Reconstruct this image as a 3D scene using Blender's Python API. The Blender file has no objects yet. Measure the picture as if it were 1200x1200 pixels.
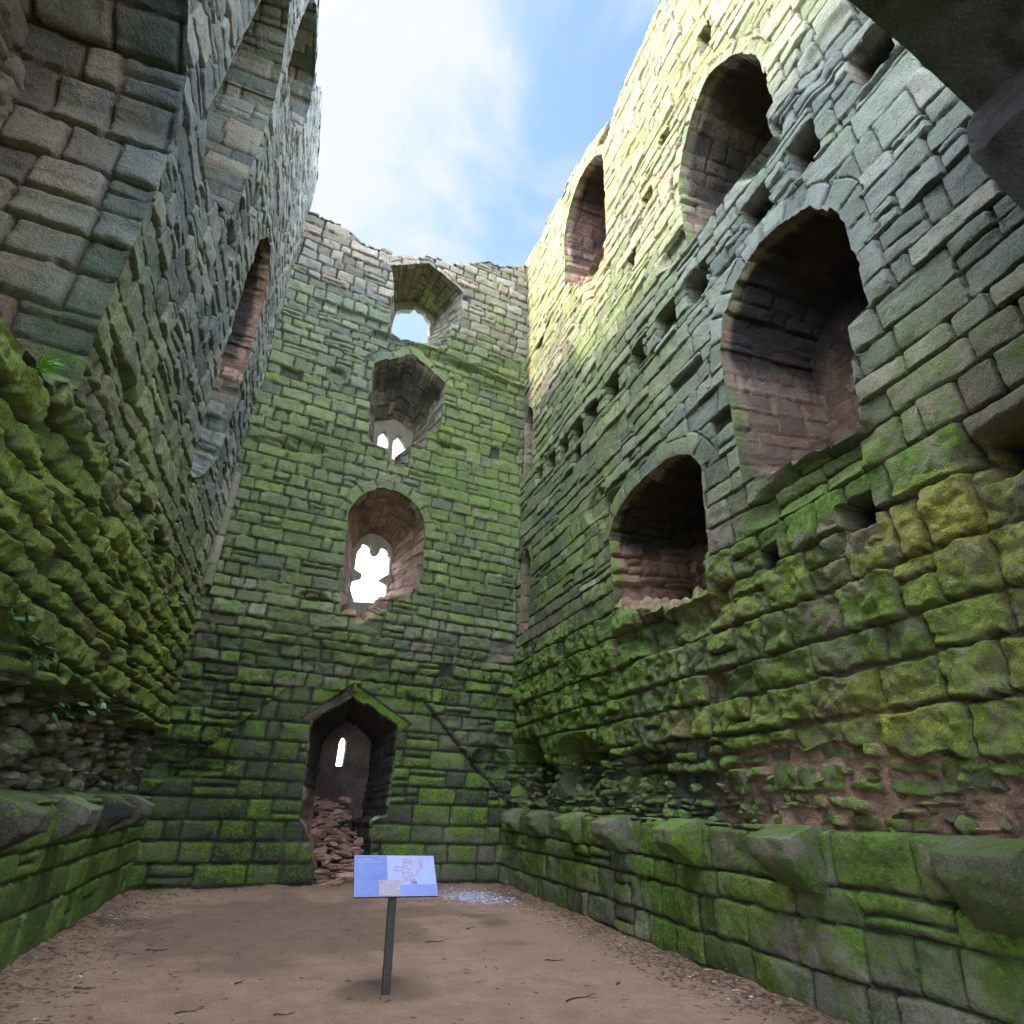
import bpy, bmesh, math, random
import numpy as np
from mathutils import Matrix, Vector

scene = bpy.context.scene
COL = scene.collection

# ------------------------------------------------------------------ camera
R = np.array([[0.93090213, -0.18916443, -0.31247087],
              [-0.36361585, -0.39862288, -0.84195208],
              [0.03470935, 0.89739435, -0.43986207]])
cam = bpy.data.cameras.new("camera")
cam.sensor_width = 36.0
cam.lens = 36.0 * 697.0 / 1200.0
cam.clip_start = 0.05
cam.clip_end = 6000
co = bpy.data.objects.new("camera", cam)
COL.objects.link(co)
M = Matrix([[R[i][j] for j in range(3)] + [0] for i in range(3)] + [[0, 0, 0, 1]])
M.translation = Vector((0, 0, 1.5))
co.matrix_world = M
scene.camera = co

# ------------------------------------------------------------------ light
SUN_DIR = Vector((-0.995, 0.03, 0.0)).normalized()
SUN_EL = math.radians(42)
to_sun = Vector((SUN_DIR.x * math.cos(SUN_EL), SUN_DIR.y * math.cos(SUN_EL), math.sin(SUN_EL)))
sl = bpy.data.lights.new("sun", 'SUN')
sl.energy = 2.0
sl.angle = math.radians(4.0)
sl.color = (1.0, 0.90, 0.70)
so = bpy.data.objects.new("sun", sl)
so.rotation_euler = to_sun.to_track_quat('Z', 'Y').to_euler()
so.location = (0, 0, 40)
COL.objects.link(so)

w = bpy.data.worlds.new("World")
scene.world = w
w.use_nodes = True
nt = w.node_tree
nt.nodes.clear()
N = nt.nodes.new
out = N('ShaderNodeOutputWorld'); bg = N('ShaderNodeBackground')
sky = N('ShaderNodeTexSky'); sky.sky_type = 'NISHITA'; sky.sun_disc = False
sky.sun_elevation = SUN_EL
sky.sun_rotation = math.atan2(SUN_DIR.x, SUN_DIR.y)
sky.dust_density = 0.8
tc = N('ShaderNodeTexCoord'); mp = N('ShaderNodeMapping')
mp.inputs['Scale'].default_value = (1.0, 1.0, 1.6)
mp.inputs['Location'].default_value = (0.35, 0.1, 0.2)
n1 = N('ShaderNodeTexNoise'); n1.inputs['Scale'].default_value = 3.0; n1.inputs['Detail'].default_value = 7; n1.inputs['Roughness'].default_value = 0.52
n1.inputs['Distortion'].default_value = 0.35
cr = N('ShaderNodeMapRange'); cr.inputs['From Min'].default_value = 0.40; cr.inputs['From Max'].default_value = 0.66
cr.interpolation_type = 'SMOOTHSTEP'
# more cloud up and left; off-view clouds are brightened as added fill light
dotn = N('ShaderNodeVectorMath'); dotn.operation = 'DOT_PRODUCT'
bd = Vector((-0.50, 0.45, 0.74)).normalized()
dotn.inputs[1].default_value = (bd.x, bd.y, bd.z)
dr = N('ShaderNodeMapRange'); dr.inputs['From Min'].default_value = 0.80; dr.inputs['From Max'].default_value = 0.995
dr.inputs['To Min'].default_value = 0.0; dr.inputs['To Max'].default_value = 0.36
addn = N('ShaderNodeMath'); addn.operation = 'ADD'
mixc = N('ShaderNodeMix'); mixc.data_type = 'RGBA'
skyb = N('ShaderNodeMix'); skyb.data_type = 'RGBA'; skyb.blend_type = 'MULTIPLY'
skyb.inputs[0].default_value = 1.0
skyb.inputs[7].default_value = (0.46, 0.46, 0.76, 1)
CLOUD = (11.0, 11.6, 13.0, 1)
fwd = Vector((0.16, 0.60, 0.78)).normalized()
dot2 = N('ShaderNodeVectorMath'); dot2.operation = 'DOT_PRODUCT'; dot2.inputs[1].default_value = (fwd.x, fwd.y, fwd.z)
dr2 = N('ShaderNodeMapRange'); dr2.interpolation_type = 'SMOOTHSTEP'; dr2.inputs['From Min'].default_value = 0.955; dr2.inputs['From Max'].default_value = 0.80
ccol = N('ShaderNodeMix'); ccol.data_type = 'RGBA'; ccol.inputs[6].default_value = (0.84, 0.87, 1.08, 1); ccol.inputs[7].default_value = (17.0, 18.2, 20.5, 1)  # dim cloud in view, unseen bright cloud added around it to light the court
nt.links.new(tc.outputs['Generated'], dot2.inputs[0]); nt.links.new(dot2.outputs['Value'], dr2.inputs['Value']); nt.links.new(dr2.outputs[0], ccol.inputs[0]); nt.links.new(ccol.outputs[2], mixc.inputs[7])
L = nt.links.new
L(tc.outputs['Generated'], mp.inputs['Vector']); L(mp.outputs[0], n1.inputs['Vector'])
L(tc.outputs['Generated'], dotn.inputs[0]); L(dotn.outputs['Value'], dr.inputs['Value'])
L(n1.outputs['Fac'], addn.inputs[0]); L(dr.outputs[0], addn.inputs[1])
L(addn.outputs[0], cr.inputs['Value'])
L(sky.outputs[0], skyb.inputs[6])
L(cr.outputs[0], mixc.inputs[0]); L(skyb.outputs[2], mixc.inputs[6])
L(mixc.outputs[2], bg.inputs['Color'])
bg.inputs['Strength'].default_value = 0.15
L(bg.outputs[0], out.inputs[0])

scene.view_settings.view_transform = 'Standard'
scene.view_settings.look = 'None'
scene.view_settings.gamma = 1
scene.view_settings.exposure = 2.9
scene.cycles.max_bounces = 6
scene.cycles.diffuse_bounces = 5
scene.cycles.use_denoising = True
scene.cycles.sample_clamp_indirect = 8

# ------------------------------------------------------------------ noise
def _h(ix, iy, iz, seed):
    n = (ix.astype(np.int64) * 374761393 + iy.astype(np.int64) * 668265263 + iz.astype(np.int64) * 2246822519 + seed * 3266489917) & 0xffffffff
    n = ((n ^ (n >> 13)) * 1274126177) & 0xffffffff
    n = ((n ^ (n >> 15)) * 2246822519) & 0xffffffff
    return ((n ^ (n >> 16)) & 0xffffff) / 16777215.0

def vn(x, y, z=None, seed=0):
    x = np.asarray(x, float); y = np.asarray(y, float)
    ix = np.floor(x); iy = np.floor(y)
    fx = x - ix; fy = y - iy
    fx = fx * fx * (3 - 2 * fx); fy = fy * fy * (3 - 2 * fy)
    if z is None:
        z0 = np.zeros_like(ix)
        a = _h(ix, iy, z0, seed); b = _h(ix + 1, iy, z0, seed)
        c = _h(ix, iy + 1, z0, seed); d = _h(ix + 1, iy + 1, z0, seed)
        return (a * (1 - fx) + b * fx) * (1 - fy) + (c * (1 - fx) + d * fx) * fy
    iz = np.floor(z); fz = z - iz; fz = fz * fz * (3 - 2 * fz)
    def lay(k):
        a = _h(ix, iy, k, seed); b = _h(ix + 1, iy, k, seed)
        c = _h(ix, iy + 1, k, seed); d = _h(ix + 1, iy + 1, k, seed)
        return (a * (1 - fx) + b * fx) * (1 - fy) + (c * (1 - fx) + d * fx) * fy
    return lay(iz) * (1 - fz) + lay(iz + 1) * fz

def fbm(x, y, sc, octv=4, seed=0, gain=0.5):
    s = 0; a = 1; t = 0
    for o in range(octv):
        # rotate every octave to hide the lattice
        ca, sa = math.cos(0.7 * o + 0.3), math.sin(0.7 * o + 0.3)
        s = s + a * (vn((x * ca - y * sa) * sc + 17.3 * o, (x * sa + y * ca) * sc - 9.1 * o, None, seed + o * 101) - 0.5) * 2
        t += a; a *= gain; sc *= 2.03
    return s / t

def facet(x, y, sc, seed=0):
    # chipped, hewn relief: the upper envelope of randomly tilted little planes
    x = np.asarray(x, float) * sc; y = np.asarray(y, float) * sc
    ix = np.floor(x); iy = np.floor(y); best = np.full(x.shape, -9.0); z0 = np.zeros_like(ix)
    for a in (-1, 0, 1):
        for b in (-1, 0, 1):
            cx = ix + a; cy = iy + b
            r1 = _h(cx, cy, z0, seed); r2 = _h(cx, cy, z0, seed + 1); r3 = _h(cx, cy, z0, seed + 2); r4 = _h(cx, cy, z0, seed + 3); r5 = _h(cx, cy, z0, seed + 4)
            dx = x - (cx + r1); dy = y - (cy + r2)
            v = (r3 - .5) * .7 + (r4 - .5) * 1.1 * dx + (r5 - .5) * 1.1 * dy - .95 * np.hypot(dx, dy)
            best = np.maximum(best, v)
    return best + .35

def sst(a, b, x):
    t = np.clip((x - a) / (b - a), 0, 1)
    return t * t * (3 - 2 * t)

def blob(U, V, u, v, ru, rv, n=0.35, seed=3):
    d = np.hypot((U - u) / ru, (V - v) / rv) + n * fbm(U, V, 1.4, 3, seed)
    return 1 - sst(0.65, 1.15, d)

# ------------------------------------------------------------------ masonry
class Layout:
    def __init__(s, u0, u1, v0, v1, hf, lf, seed, fixed=None):
        r = random.Random(seed)
        vb = [v0]
        while vb[-1] < v1:
            a, b = hf(vb[-1])
            nv = vb[-1] + r.uniform(a, b)
            if fixed:
                for f in fixed:
                    if vb[-1] + 0.08 < f < nv + 0.12 and f > vb[-1] + 0.12:
                        nv = f
                        break
            vb.append(nv)
        s.vb = np.array(vb)
        KEY = 10000.0
        s.KEY = KEY
        keys = []
        s.u0 = u0 - 2
        for j in range(len(vb) - 1):
            x = s.u0 - r.uniform(0, 1)
            a, b = lf(vb[j])
            h = vb[j + 1] - vb[j]
            row = [x]
            while row[-1] < u1 + 2:
                q = r.random()
                l = r.uniform(a, b) * (0.55 if q < 0.15 else 1.0)
                row.append(row[-1] + l)
            keys.append(np.array(row) - s.u0 + 5 + j * KEY)
        s.keys = np.concatenate(keys)
        rr = np.random.RandomState(seed)
        s.R = rr.rand(len(s.keys) + 1, 8)

def masonry(U, V, lay, p, seed=0):
    """returns h, e (0 joint .. 1 stone), random per stone (r0,r1,r2)"""
    g = lambda k, d: p.get(k, d)
    wa = g('warp', 0.03)
    w1 = fbm(U, V, 0.9, 3, seed + 11); w2 = fbm(U, V, 0.8, 3, seed + 23)
    w3 = fbm(U, V, 5.0, 2, seed + 5); w4 = fbm(U, V, 5.0, 2, seed + 6)
    Uw = U + wa * 2.0 * w1 + g('ragged', 0.012) * w3
    Vw = V + wa * 1.9 * w2 + g('ragged', 0.012) * w4
    j = np.clip(np.searchsorted(lay.vb, Vw, 'right') - 1, 0, len(lay.vb) - 2)
    key = Uw - lay.u0 + 5 + j * lay.KEY
    i = np.clip(np.searchsorted(lay.keys, key, 'right') - 1, 0, len(lay.keys) - 2)
    lo = lay.keys[i]; hi = lay.keys[i + 1]
    x = key - lo; wd = np.minimum(hi - lo, 3.0); y = Vw - lay.vb[j]; h = lay.vb[j + 1] - lay.vb[j]
    Rn = lay.R[i]
    # split some blocks into two thinner ones / a snecked pair
    sp = g('split', 0.15)
    m = Rn[:, 0] < sp
    f = 0.35 + 0.3 * Rn[:, 1]
    top = m & (y > f * h); bot = m & ~top
    r0 = Rn[:, 2].copy(); r1 = Rn[:, 3].copy(); r2 = Rn[:, 4].copy(); r3 = Rn[:, 5].copy()
    y = np.where(top, y - f * h, y)
    h = np.where(top, h * (1 - f), np.where(bot, h * f, h))
    r0 = np.where(top, (r0 * 7.13) % 1, r0); r1 = np.where(top, (r1 * 5.77) % 1, r1)
    r2 = np.where(top, (r2 * 9.31) % 1, r2); r3 = np.where(top, (r3 * 3.71) % 1, r3)
    m2 = (~m) & (Rn[:, 0] > 1 - sp) & (wd > 1.5 * h)
    f2 = 0.3 + 0.4 * Rn[:, 1]
    rt = m2 & (x > f2 * wd); lt = m2 & ~rt
    x = np.where(rt, x - f2 * wd, x); wd = np.where(rt, wd * (1 - f2), np.where(lt, wd * f2, wd))
    r0 = np.where(rt, (r0 * 7.13) % 1, r0); r1 = np.where(rt, (r1 * 5.77) % 1, r1)
    dx = np.minimum(x, wd - x); dy = np.minimum(y, h - y)
    cr_ = g('corner', 0.045)
    cr_ = np.minimum(cr_, np.minimum(wd, h) * 0.4)
    d = np.where((dx < cr_) & (dy < cr_), cr_ - np.hypot(cr_ - dx, cr_ - dy), np.minimum(dx, dy))
    d = d + g('edge', 0.010) * fbm(U, V, 9.0, 3, seed + 7)
    jw = g('jw', 0.010); rw = g('rw', 0.05); jd = g('jd', 0.05)
    e = np.clip((d - jw) / rw, 0, 1)
    prof = np.sqrt(np.clip(1 - (1 - e) ** 2, 0, 1))
    nx = x / np.maximum(wd, .05) - 0.5; ny = y / np.maximum(h, .05) - 0.5
    off = g('off', 0.03) * (r0 * 2 - 1) * 1.0
    tilt = g('tilt', 0.03) * ((r1 - .5) * 2 * nx + (r2 - .5) * 2 * ny)
    rough = g('rough', 0.02)
    rn = fbm(U + 3 * r0, V + 5 * r1, 4.0, 4, seed + 41, 0.55)
    fq = U + .05 * w3 + 3 * r0; fr = V + .05 * w4 + 5 * r1
    rid = facet(fq, fr * 1.15, 3.6, seed + 51) + .45 * facet(fq, fr, 9.5, seed + 61)
    crumb = g('crumb', 0.0) * fbm(U, V, 11.0, 3, seed + 71, .65)
    body = off + tilt + rough * rn + g('ridge', 0.0) * rid + crumb
    bulge = g('bulge', 0.0) * (1 - 4 * nx * nx) * (1 - 4 * ny * ny)
    miss = g('miss', 0.0)
    gone = (r3 < miss)
    hgt = -jd * (1 - prof) + prof * (body + bulge)
    hgt = np.where(gone, -g('pit', 0.18) * prof - jd * (1 - prof) + 0.04 * rn, hgt)
    e2 = sst(0.02, 0.35, e)
    e2 = np.where(gone, 0.0, e2)
    return hgt, e2, r0, r1, r2, dict(x=nx, y=ny, gone=gone, d=d)

# ------------------------------------------------------------------ polylines
def resample(pts, step, closed=True):
    pts = [np.array(p, float) for p in pts]
    if closed: pts = pts + [pts[0]]
    o_ = []
    for a, b in zip(pts[:-1], pts[1:]):
        n_ = max(1, int(round(np.linalg.norm(b - a) / step)))
        for k in range(n_): o_.append(a + (b - a) * k / n_)
    if not closed: o_.append(pts[-1])
    return np.array(o_)

def inside(U, V, P):
    r = np.zeros(U.shape, bool)
    n_ = len(P)
    for i in range(n_):
        x1, y1 = P[i]; x2, y2 = P[(i + 1) % n_]
        if y1 == y2: continue
        c = ((y1 > V) != (y2 > V))
        r ^= c & (U < (x2 - x1) * (V - y1) / (y2 - y1) + x1)
    return r

def nearest(U, V, P, closed=True):
    """distance, nearest point, arclength to polyline P"""
    n_ = len(P)
    bd_ = np.full(U.shape, 1e9); bx = np.zeros(U.shape); by = np.zeros(U.shape); bs = np.zeros(U.shape)
    s = 0.0
    for i in range(n_ if closed else n_ - 1):
        a = P[i]; b = P[(i + 1) % n_]
        l = np.linalg.norm(b - a)
        if l < 1e-9: continue
        t = np.clip(((U - a[0]) * (b[0] - a[0]) + (V - a[1]) * (b[1] - a[1])) / (l * l), 0, 1)
        px = a[0] + t * (b[0] - a[0]); py = a[1] + t * (b[1] - a[1])
        d = np.hypot(U - px, V - py)
        m = d < bd_
        bd_ = np.where(m, d, bd_); bx = np.where(m, px, bx); by = np.where(m, py, by); bs = np.where(m, s + t * l, bs)
        s += l
    return bd_, bx, by, bs

def arch(u0, u1, z0, zs, rise, point=0.0, n=18, zl=None):
    """closed outline: sill z0, springing zs, rise of the head; goes up the left jamb"""
    c = (u0 + u1) / 2; hw = (u1 - u0) / 2
    pts = [(u0, z0 if zl is None else zl), (u0, zs)]
    for k in range(1, n):
        a = math.pi * k / n
        x = -math.cos(a); y = math.sin(a)
        y = y * (1 - point) + point * (1 - abs(x))
        pts.append((c + hw * x, zs + rise * y))
    pts += [(u1, zs), (u1, z0)]
    return pts

def steps(p0, p1, n, seed):
    r = random.Random(seed); o_ = []
    p0 = np.array(p0, float); p1 = np.array(p1, float)
    ts = sorted(r.uniform(.08, .95) for _ in range(n)); q = p0.copy()
    for t in ts:
        w_ = p0 + (p1 - p0) * t
        if r.random() < .5: o_ += [(w_[0], q[1]), (w_[0] + r.uniform(-.02, .02), w_[1])]
        else: o_ += [(q[0] + r.uniform(-.02, .02), w_[1]), (w_[0], w_[1])]
        q = w_
    return [tuple(map(float, a)) for a in o_] + [tuple(p1)]

def head(u0, u1, zs, rise, point=0.0, n=26):
    return arch(u0, u1, zs, zs, rise, point, n)[1:-1]

def wobble(P, amp, seed):
    P = np.array(P); s = np.arange(len(P)) * 1.0
    L_ = np.concatenate([[0], np.cumsum(np.linalg.norm(np.diff(P, axis=0), axis=1))])
    c = P.mean(0)
    dirs = P - c; dirs /= np.maximum(np.linalg.norm(dirs, axis=1, keepdims=True), .01)
    k = np.floor(L_ / .27 + .5 * vn(L_ * .9, L_ * 0 + 3.3, None, seed)); z0 = np.zeros_like(k)
    fr = np.abs((L_ / .27) % 1 - .5) * 2
    blk = (_h(k, z0, z0, seed) - .5) * .055 * (_h(k, z0, z0, seed + 1) > .35)
    chip = .045 * (_h(k, z0, z0, seed + 2) > .72) * vn(L_ * 9, L_ * 0, None, seed + 5)
    a2 = 0.25 if amp < .02 else 0.6
    return P + dirs * (amp * fbm(L_, L_ * 0 + seed, 1.7, 3, seed) + .012 * fbm(L_, L_ * 0 + seed, 9, 3, seed + 9) + blk * (a2 + .35) + chip)[:, None]

# ------------------------------------------------------------------ mesh making
ATTR = ('stone', 'rnd', 'rnb', 'moss', 'algae', 'pink', 'lichen', 'crust_shade', 'cool')

def mesh_from(name, V3, faces, attrs, mat, parent=None, smooth=True):
    me = bpy.data.meshes.new(name)
    nv = len(V3)
    faces = np.asarray(faces, np.int32)
    me.vertices.add(nv)
    me.vertices.foreach_set('co', np.asarray(V3, np.float32).ravel())
    nf, k = faces.shape
    me.loops.add(nf * k); me.polygons.add(nf)
    me.loops.foreach_set('vertex_index', faces.ravel())
    me.polygons.foreach_set('loop_start', np.arange(nf, dtype=np.int32) * k)
    me.polygons.foreach_set('loop_total', np.full(nf, k, np.int32))
    me.polygons.foreach_set('use_smooth', np.full(nf, smooth))
    for a, v in attrs.items():
        at = me.attributes.new(a, 'FLOAT', 'POINT')
        at.data.foreach_set('value', np.broadcast_to(np.asarray(v, np.float32), (nv,)).astype(np.float32).copy())
    me.update(calc_edges=True)
    me.validate()
    me.materials.append(mat)
    o_ = bpy.data.objects.new(name, me)
    COL.objects.link(o_)
    if parent: o_.parent = parent
    if name in ('core_rubble', 'rubble_fill'): o_['kind'] = 'stuff'
    return o_

def compact(V3, F, attrs):
    used = np.zeros(len(V3), bool); used[F.ravel()] = True
    idx = np.cumsum(used) - 1
    return V3[used], idx[F], {k: (np.broadcast_to(v, (len(V3),))[used]) for k, v in attrs.items()}

def gridfaces(nu, nv, wrap=False):
    i = np.arange(nu - 1 + (1 if wrap else 0)); j = np.arange(nv - 1)
    I, J = np.meshgrid(i, j, indexing='ij')
    I2 = (I + 1) % nu
    return np.stack([I * nv + J, I2 * nv + J, I2 * nv + J + 1, I * nv + J + 1], -1).reshape(-1, 4)

def spaced(a, b, f):
    o_ = [a]
    while o_[-1] < b: o_.append(o_[-1] + f(o_[-1]))
    return np.array(o_)

class Wall:
    """A vertical wall plane: origin at (u=0,z=0), u along ud, nrm into the court."""
    def __init__(s, A, B, nrm_side):
        s.A = np.array([A[0], A[1], 0.0]); d = np.array([B[0] - A[0], B[1] - A[1], 0.0])
        s.L = np.linalg.norm(d); s.ud = d / s.L
        n_ = np.array([-s.ud[1], s.ud[0], 0]) * nrm_side
        s.n = n_
    def pt(s, U, V, h):
        U = np.asarray(U, float); V = np.asarray(V, float)
        h = np.broadcast_to(h, U.shape)
        return s.A + U[..., None] * s.ud + h[..., None] * s.n + V[..., None] * np.array([0, 0, 1.0])

HV = 0.015

def build_face(name, W, us, vs, hfun, openings, topf, mat, parent, botf=None):
    U, V = np.meshgrid(us, vs, indexing='ij')
    nu, nv = U.shape
    U = U.ravel().copy(); V = V.ravel().copy()
    du = np.gradient(us)[:, None].repeat(nv, 1).ravel(); dv = np.gradient(vs)[None, :].repeat(nu, 0).ravel()
    h, at = hfun(U, V)
    insides = []
    for op in openings:
        P = op['P']
        mn = P.min(0) - 0.6; mx = P.max(0) + 0.6
        m = (U > mn[0]) & (U < mx[0]) & (V > mn[1]) & (V < mx[1])
        u = U[m]; v = V[m]
        d, bx, by, bs = nearest(u, v, P)
        ins = inside(u, v, P)
        # voussoir ring
        hh = h[m]
        a2 = {k: at[k][m] for k in at}
        rw = op.get('ring', 0)
        if rw:
            top = (v > op['spring']) & (~ins)
            wvar = rw * (1 + 0.22 * (np.floor(bs / 0.55) % 2) - 0.1)
            rm = top & (d < wvar)
            lw = op.get('vlen', 0.36)
            q = bs / lw + 0.15 * vn(np.floor(bs / lw), 0 * bs, None, 5)
            k = np.floor(q); fq = (q - k) * lw
            dd = np.minimum(np.minimum(fq, lw - fq), wvar - d)
            e = np.clip((dd - 0.006) / 0.03, 0, 1); pr = np.sqrt(1 - (1 - e) ** 2)
            r = _h(k, k * 0, k * 0, 77)
            hr = -0.05 * (1 - pr) + pr * (0.012 + 0.03 * (r - .5) + 0.012 * fbm(u, v, 5, 3, 3))
            hh = np.where(rm, hr, hh)
            a2['stone'] = np.where(rm, sst(0, .4, e), a2['stone'])
            a2['rnd'] = np.where(rm, r, a2['rnd'])
            a2['rnb'] = np.where(rm, (r * 7.7) % 1, a2['rnb'])
        f = sst(0.0, 0.06, d)
        hh = np.where(~ins, hh * f + HV * (1 - f), HV)
        tol = 0.55 * np.minimum(du[m], dv[m])
        sn = d < tol
        u = np.where(sn, bx, u); v = np.where(sn, by, v)
        U[m] = u; V[m] = v; h[m] = hh
        for k in at: at[k][m] = a2[k]
    F = gridfaces(nu, nv)
    cu = U[F].mean(1); cv = V[F].mean(1)
    keep = cv < topf(cu)
    if botf is not None: keep &= cv > botf(cu)
    for op in openings: keep &= ~inside(cu, cv, op['P'])
    F = F[keep]
    V3 = W.pt(U, V, h)
    V3, F, at = compact(V3, F, at)
    if np.dot(np.cross(W.ud, [0, 0, 1]), W.n) < 0: F = F[:, ::-1]
    return mesh_from(name, V3, F, at, mat, parent)

def reveal(name, W, P, D, inner, mat, parent, seed, attrs, res=0.035, back=True, prm=None, sub=None, rough_floor=0.0, ch=(0.2, 0.36), cl=(0.3, 0.7)):
    """the sides of an opening: P outline, inner(P)->outline at depth D."""
    Q = inner(P)
    n_ = len(P); nd = max(4, int(D / res))
    per = np.linalg.norm(np.roll(P, -1, 0) - P, axis=1); S = np.concatenate([[0], np.cumsum(per)[:-1]])
    area = 0.5 * np.sum(P[:, 0] * np.roll(P[:, 1], -1) - np.roll(P[:, 0], -1) * P[:, 1])
    tan = np.roll(P, -1, 0) - np.roll(P, 1, 0); tan /= np.maximum(np.linalg.norm(tan, axis=1, keepdims=True), 1e-6)
    inn = np.stack([-tan[:, 1], tan[:, 0]], 1) * (1 if area > 0 else -1)
    T = np.linspace(0, 1, nd + 1)
    dep = T * D
    SS, DD = np.meshgrid(S, dep, indexing='ij')
    lay = Layout(0, D, -0.5, S[-1] + 1, lambda v: ch, lambda v: cl, seed)
    pr = dict(warp=0.015, jw=0.006, rw=0.035, jd=0.035, off=0.02, tilt=0.02, rough=0.018, split=0.1)
    if prm: pr.update(prm)
    h, e, r0, r1, r2, _ = masonry(DD.ravel(), SS.ravel(), lay, pr, seed)
    if rough_floor:
        fl = np.repeat(sst(0.5, 0.9, inn[:, 1]), nd + 1)
        h = h + fl * rough_floor * (fbm(DD.ravel(), SS.ravel(), 2.2, 4, seed + 9) + 0.3)
    h = h.reshape(n_, nd + 1); h = h * sst(0, 0.08, DD)
    B = P[:, None, :] * (1 - T)[None, :, None] + Q[:, None, :] * T[None, :, None]
    B = B + inn[:, None, :] * h[..., None]
    V3 = W.pt(B[..., 0], B[..., 1], HV - DD * 1.0).reshape(-1, 3)
    F = gridfaces(n_, nd + 1, wrap=True)
    at = dict(stone=e, rnd=r0, rnb=r1)
    for k, v in attrs.items():
        at[k] = v(B[..., 0].ravel(), B[..., 1].ravel(), DD.ravel()) if callable(v) else np.full(len(V3), float(v))
    if area * np.dot(np.cross(W.ud, [0, 0, 1]), W.n) > 0: F = F[:, ::-1]
    o1 = mesh_from(name, V3, F, at, mat, parent)
    if back:
        mn = Q.min(0) - 0.05; mx = Q.max(0) + 0.05
        us = np.arange(mn[0], mx[0] + res, res); vs = np.arange(mn[1], mx[1] + res, res)
        U, V = np.meshgrid(us, vs, indexing='ij'); nu, nv = U.shape; U = U.ravel(); V = V.ravel()
        lay2 = Layout(mn[0], mx[0], mn[1], mx[1], lambda v: (0.2, 0.34), lambda v: (0.3, 0.65), seed + 5)
        pr2 = dict(pr); pr2.update(warp=0.03, rough=0.03, split=0.25)
        h, e, r0, r1, r2, _ = masonry(U, V, lay2, pr2, seed + 3)
        F = gridfaces(nu, nv)
        cu = U[F].mean(1); cv = V[F].mean(1)
        d, _, _, _ = nearest(cu, cv, Q)
        F = F[inside(cu, cv, Q) | (d < 0.05)]
        at = dict(stone=e, rnd=r0, rnb=r1)
        for k, v in attrs.items():
            at[k] = v(U, V, np.full(U.shape, D)) if callable(v) else np.full(len(U), float(v))
        V3 = W.pt(U, V, HV - D + 0.03 + h)
        V3, F, at = compact(V3, F, at)
        if np.dot(np.cross(W.ud, [0, 0, 1]), W.n) < 0: F = F[:, ::-1]
        mesh_from('back_wall_of_recess', V3, F, at, mat, o1)
    return o1

def plate(name, W, polys, h0, thick, mat, parent, attrs):
    """a slab of the wall plane with holes: polys[0] outline, the rest holes; its court face at height h0 off the plane"""
    cu = bpy.data.curves.new(name, 'CURVE'); cu.dimensions = '2D'; cu.fill_mode = 'BOTH'; cu.extrude = thick / 2
    for P in polys:
        s = cu.splines.new('POLY'); s.points.add(len(P) - 1)
        for k, p in enumerate(P): s.points[k].co = (p[0], p[1], 0, 1)
        s.use_cyclic_u = True
    t = bpy.data.objects.new('tmp', cu); COL.objects.link(t)
    dg = bpy.context.evaluated_depsgraph_get(); dg.update()
    me = bpy.data.meshes.new_from_object(t.evaluated_get(dg))
    bpy.data.objects.remove(t)
    n_ = len(me.vertices); c = np.zeros(n_ * 3, np.float32); me.vertices.foreach_get('co', c); c = c.reshape(-1, 3)
    V3 = W.pt(c[:, 0], c[:, 1], h0 - thick / 2 + c[:, 2])
    me.vertices.foreach_set('co', V3.astype(np.float32).ravel())
    for a in ATTR:
        at = me.attributes.new(a, 'FLOAT', 'POINT'); at.data.foreach_set('value', np.full(n_, attrs.get(a, 0), np.float32))
    me.update(); me.materials.clear(); me.materials.append(mat); me.name = name
    o_ = bpy.data.objects.new(name, me); COL.objects.link(o_)
    if parent: o_.parent = parent
    return o_

def coping(name, W, us, topf, D, hf0, mat, parent, attrs, seed):
    """the ragged wall head: from the court face back over the thickness"""
    nd = int(D / 0.09)
    dep = np.linspace(0, D, nd + 1)
    U, DD = np.meshgrid(us, dep, indexing='ij')
    lay = Layout(us[0], us[-1], 0, D, lambda v: (0.25, 0.5), lambda v: (0.3, 0.7), seed)
    h, e, r0, r1, r2, _ = masonry(U.ravel(), DD.ravel(), lay, dict(off=0.12, tilt=0.1, rough=0.08, jd=0.1, rw=0.08, warp=0.06), seed)
    h = h.reshape(U.shape)
    Z = topf(U) + h * sst(0, 0.25, DD) + 0.12 * sst(0, .6, DD) - 0.06
    V3 = W.pt(U, Z, -DD - 0.0).reshape(-1, 3)
    at = dict(stone=e, rnd=r0, rnb=r1); at.update({k: np.full(len(V3), float(v)) for k, v in attrs.items()})
    F = gridfaces(len(us), nd + 1)
    if np.dot(np.cross(W.ud, [0, 0, 1]), W.n) > 0: F = F[:, ::-1]
    return mesh_from(name, V3, F, at, mat, parent)

def empty(name, loc, label, cat, group=None):
    o_ = bpy.data.objects.new(name, None); COL.objects.link(o_); o_.location = (0, 0, 0)
    o_['label'] = label; o_['category'] = cat; o_['kind'] = 'thing'
    if group: o_['group'] = group
    return o_

def tag(o_, label=None, cat=None, group=None, kind=None):
    if label: o_['label'] = label
    if cat: o_['category'] = cat
    if group: o_['group'] = group
    if kind: o_['kind'] = kind
    return o_

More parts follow.
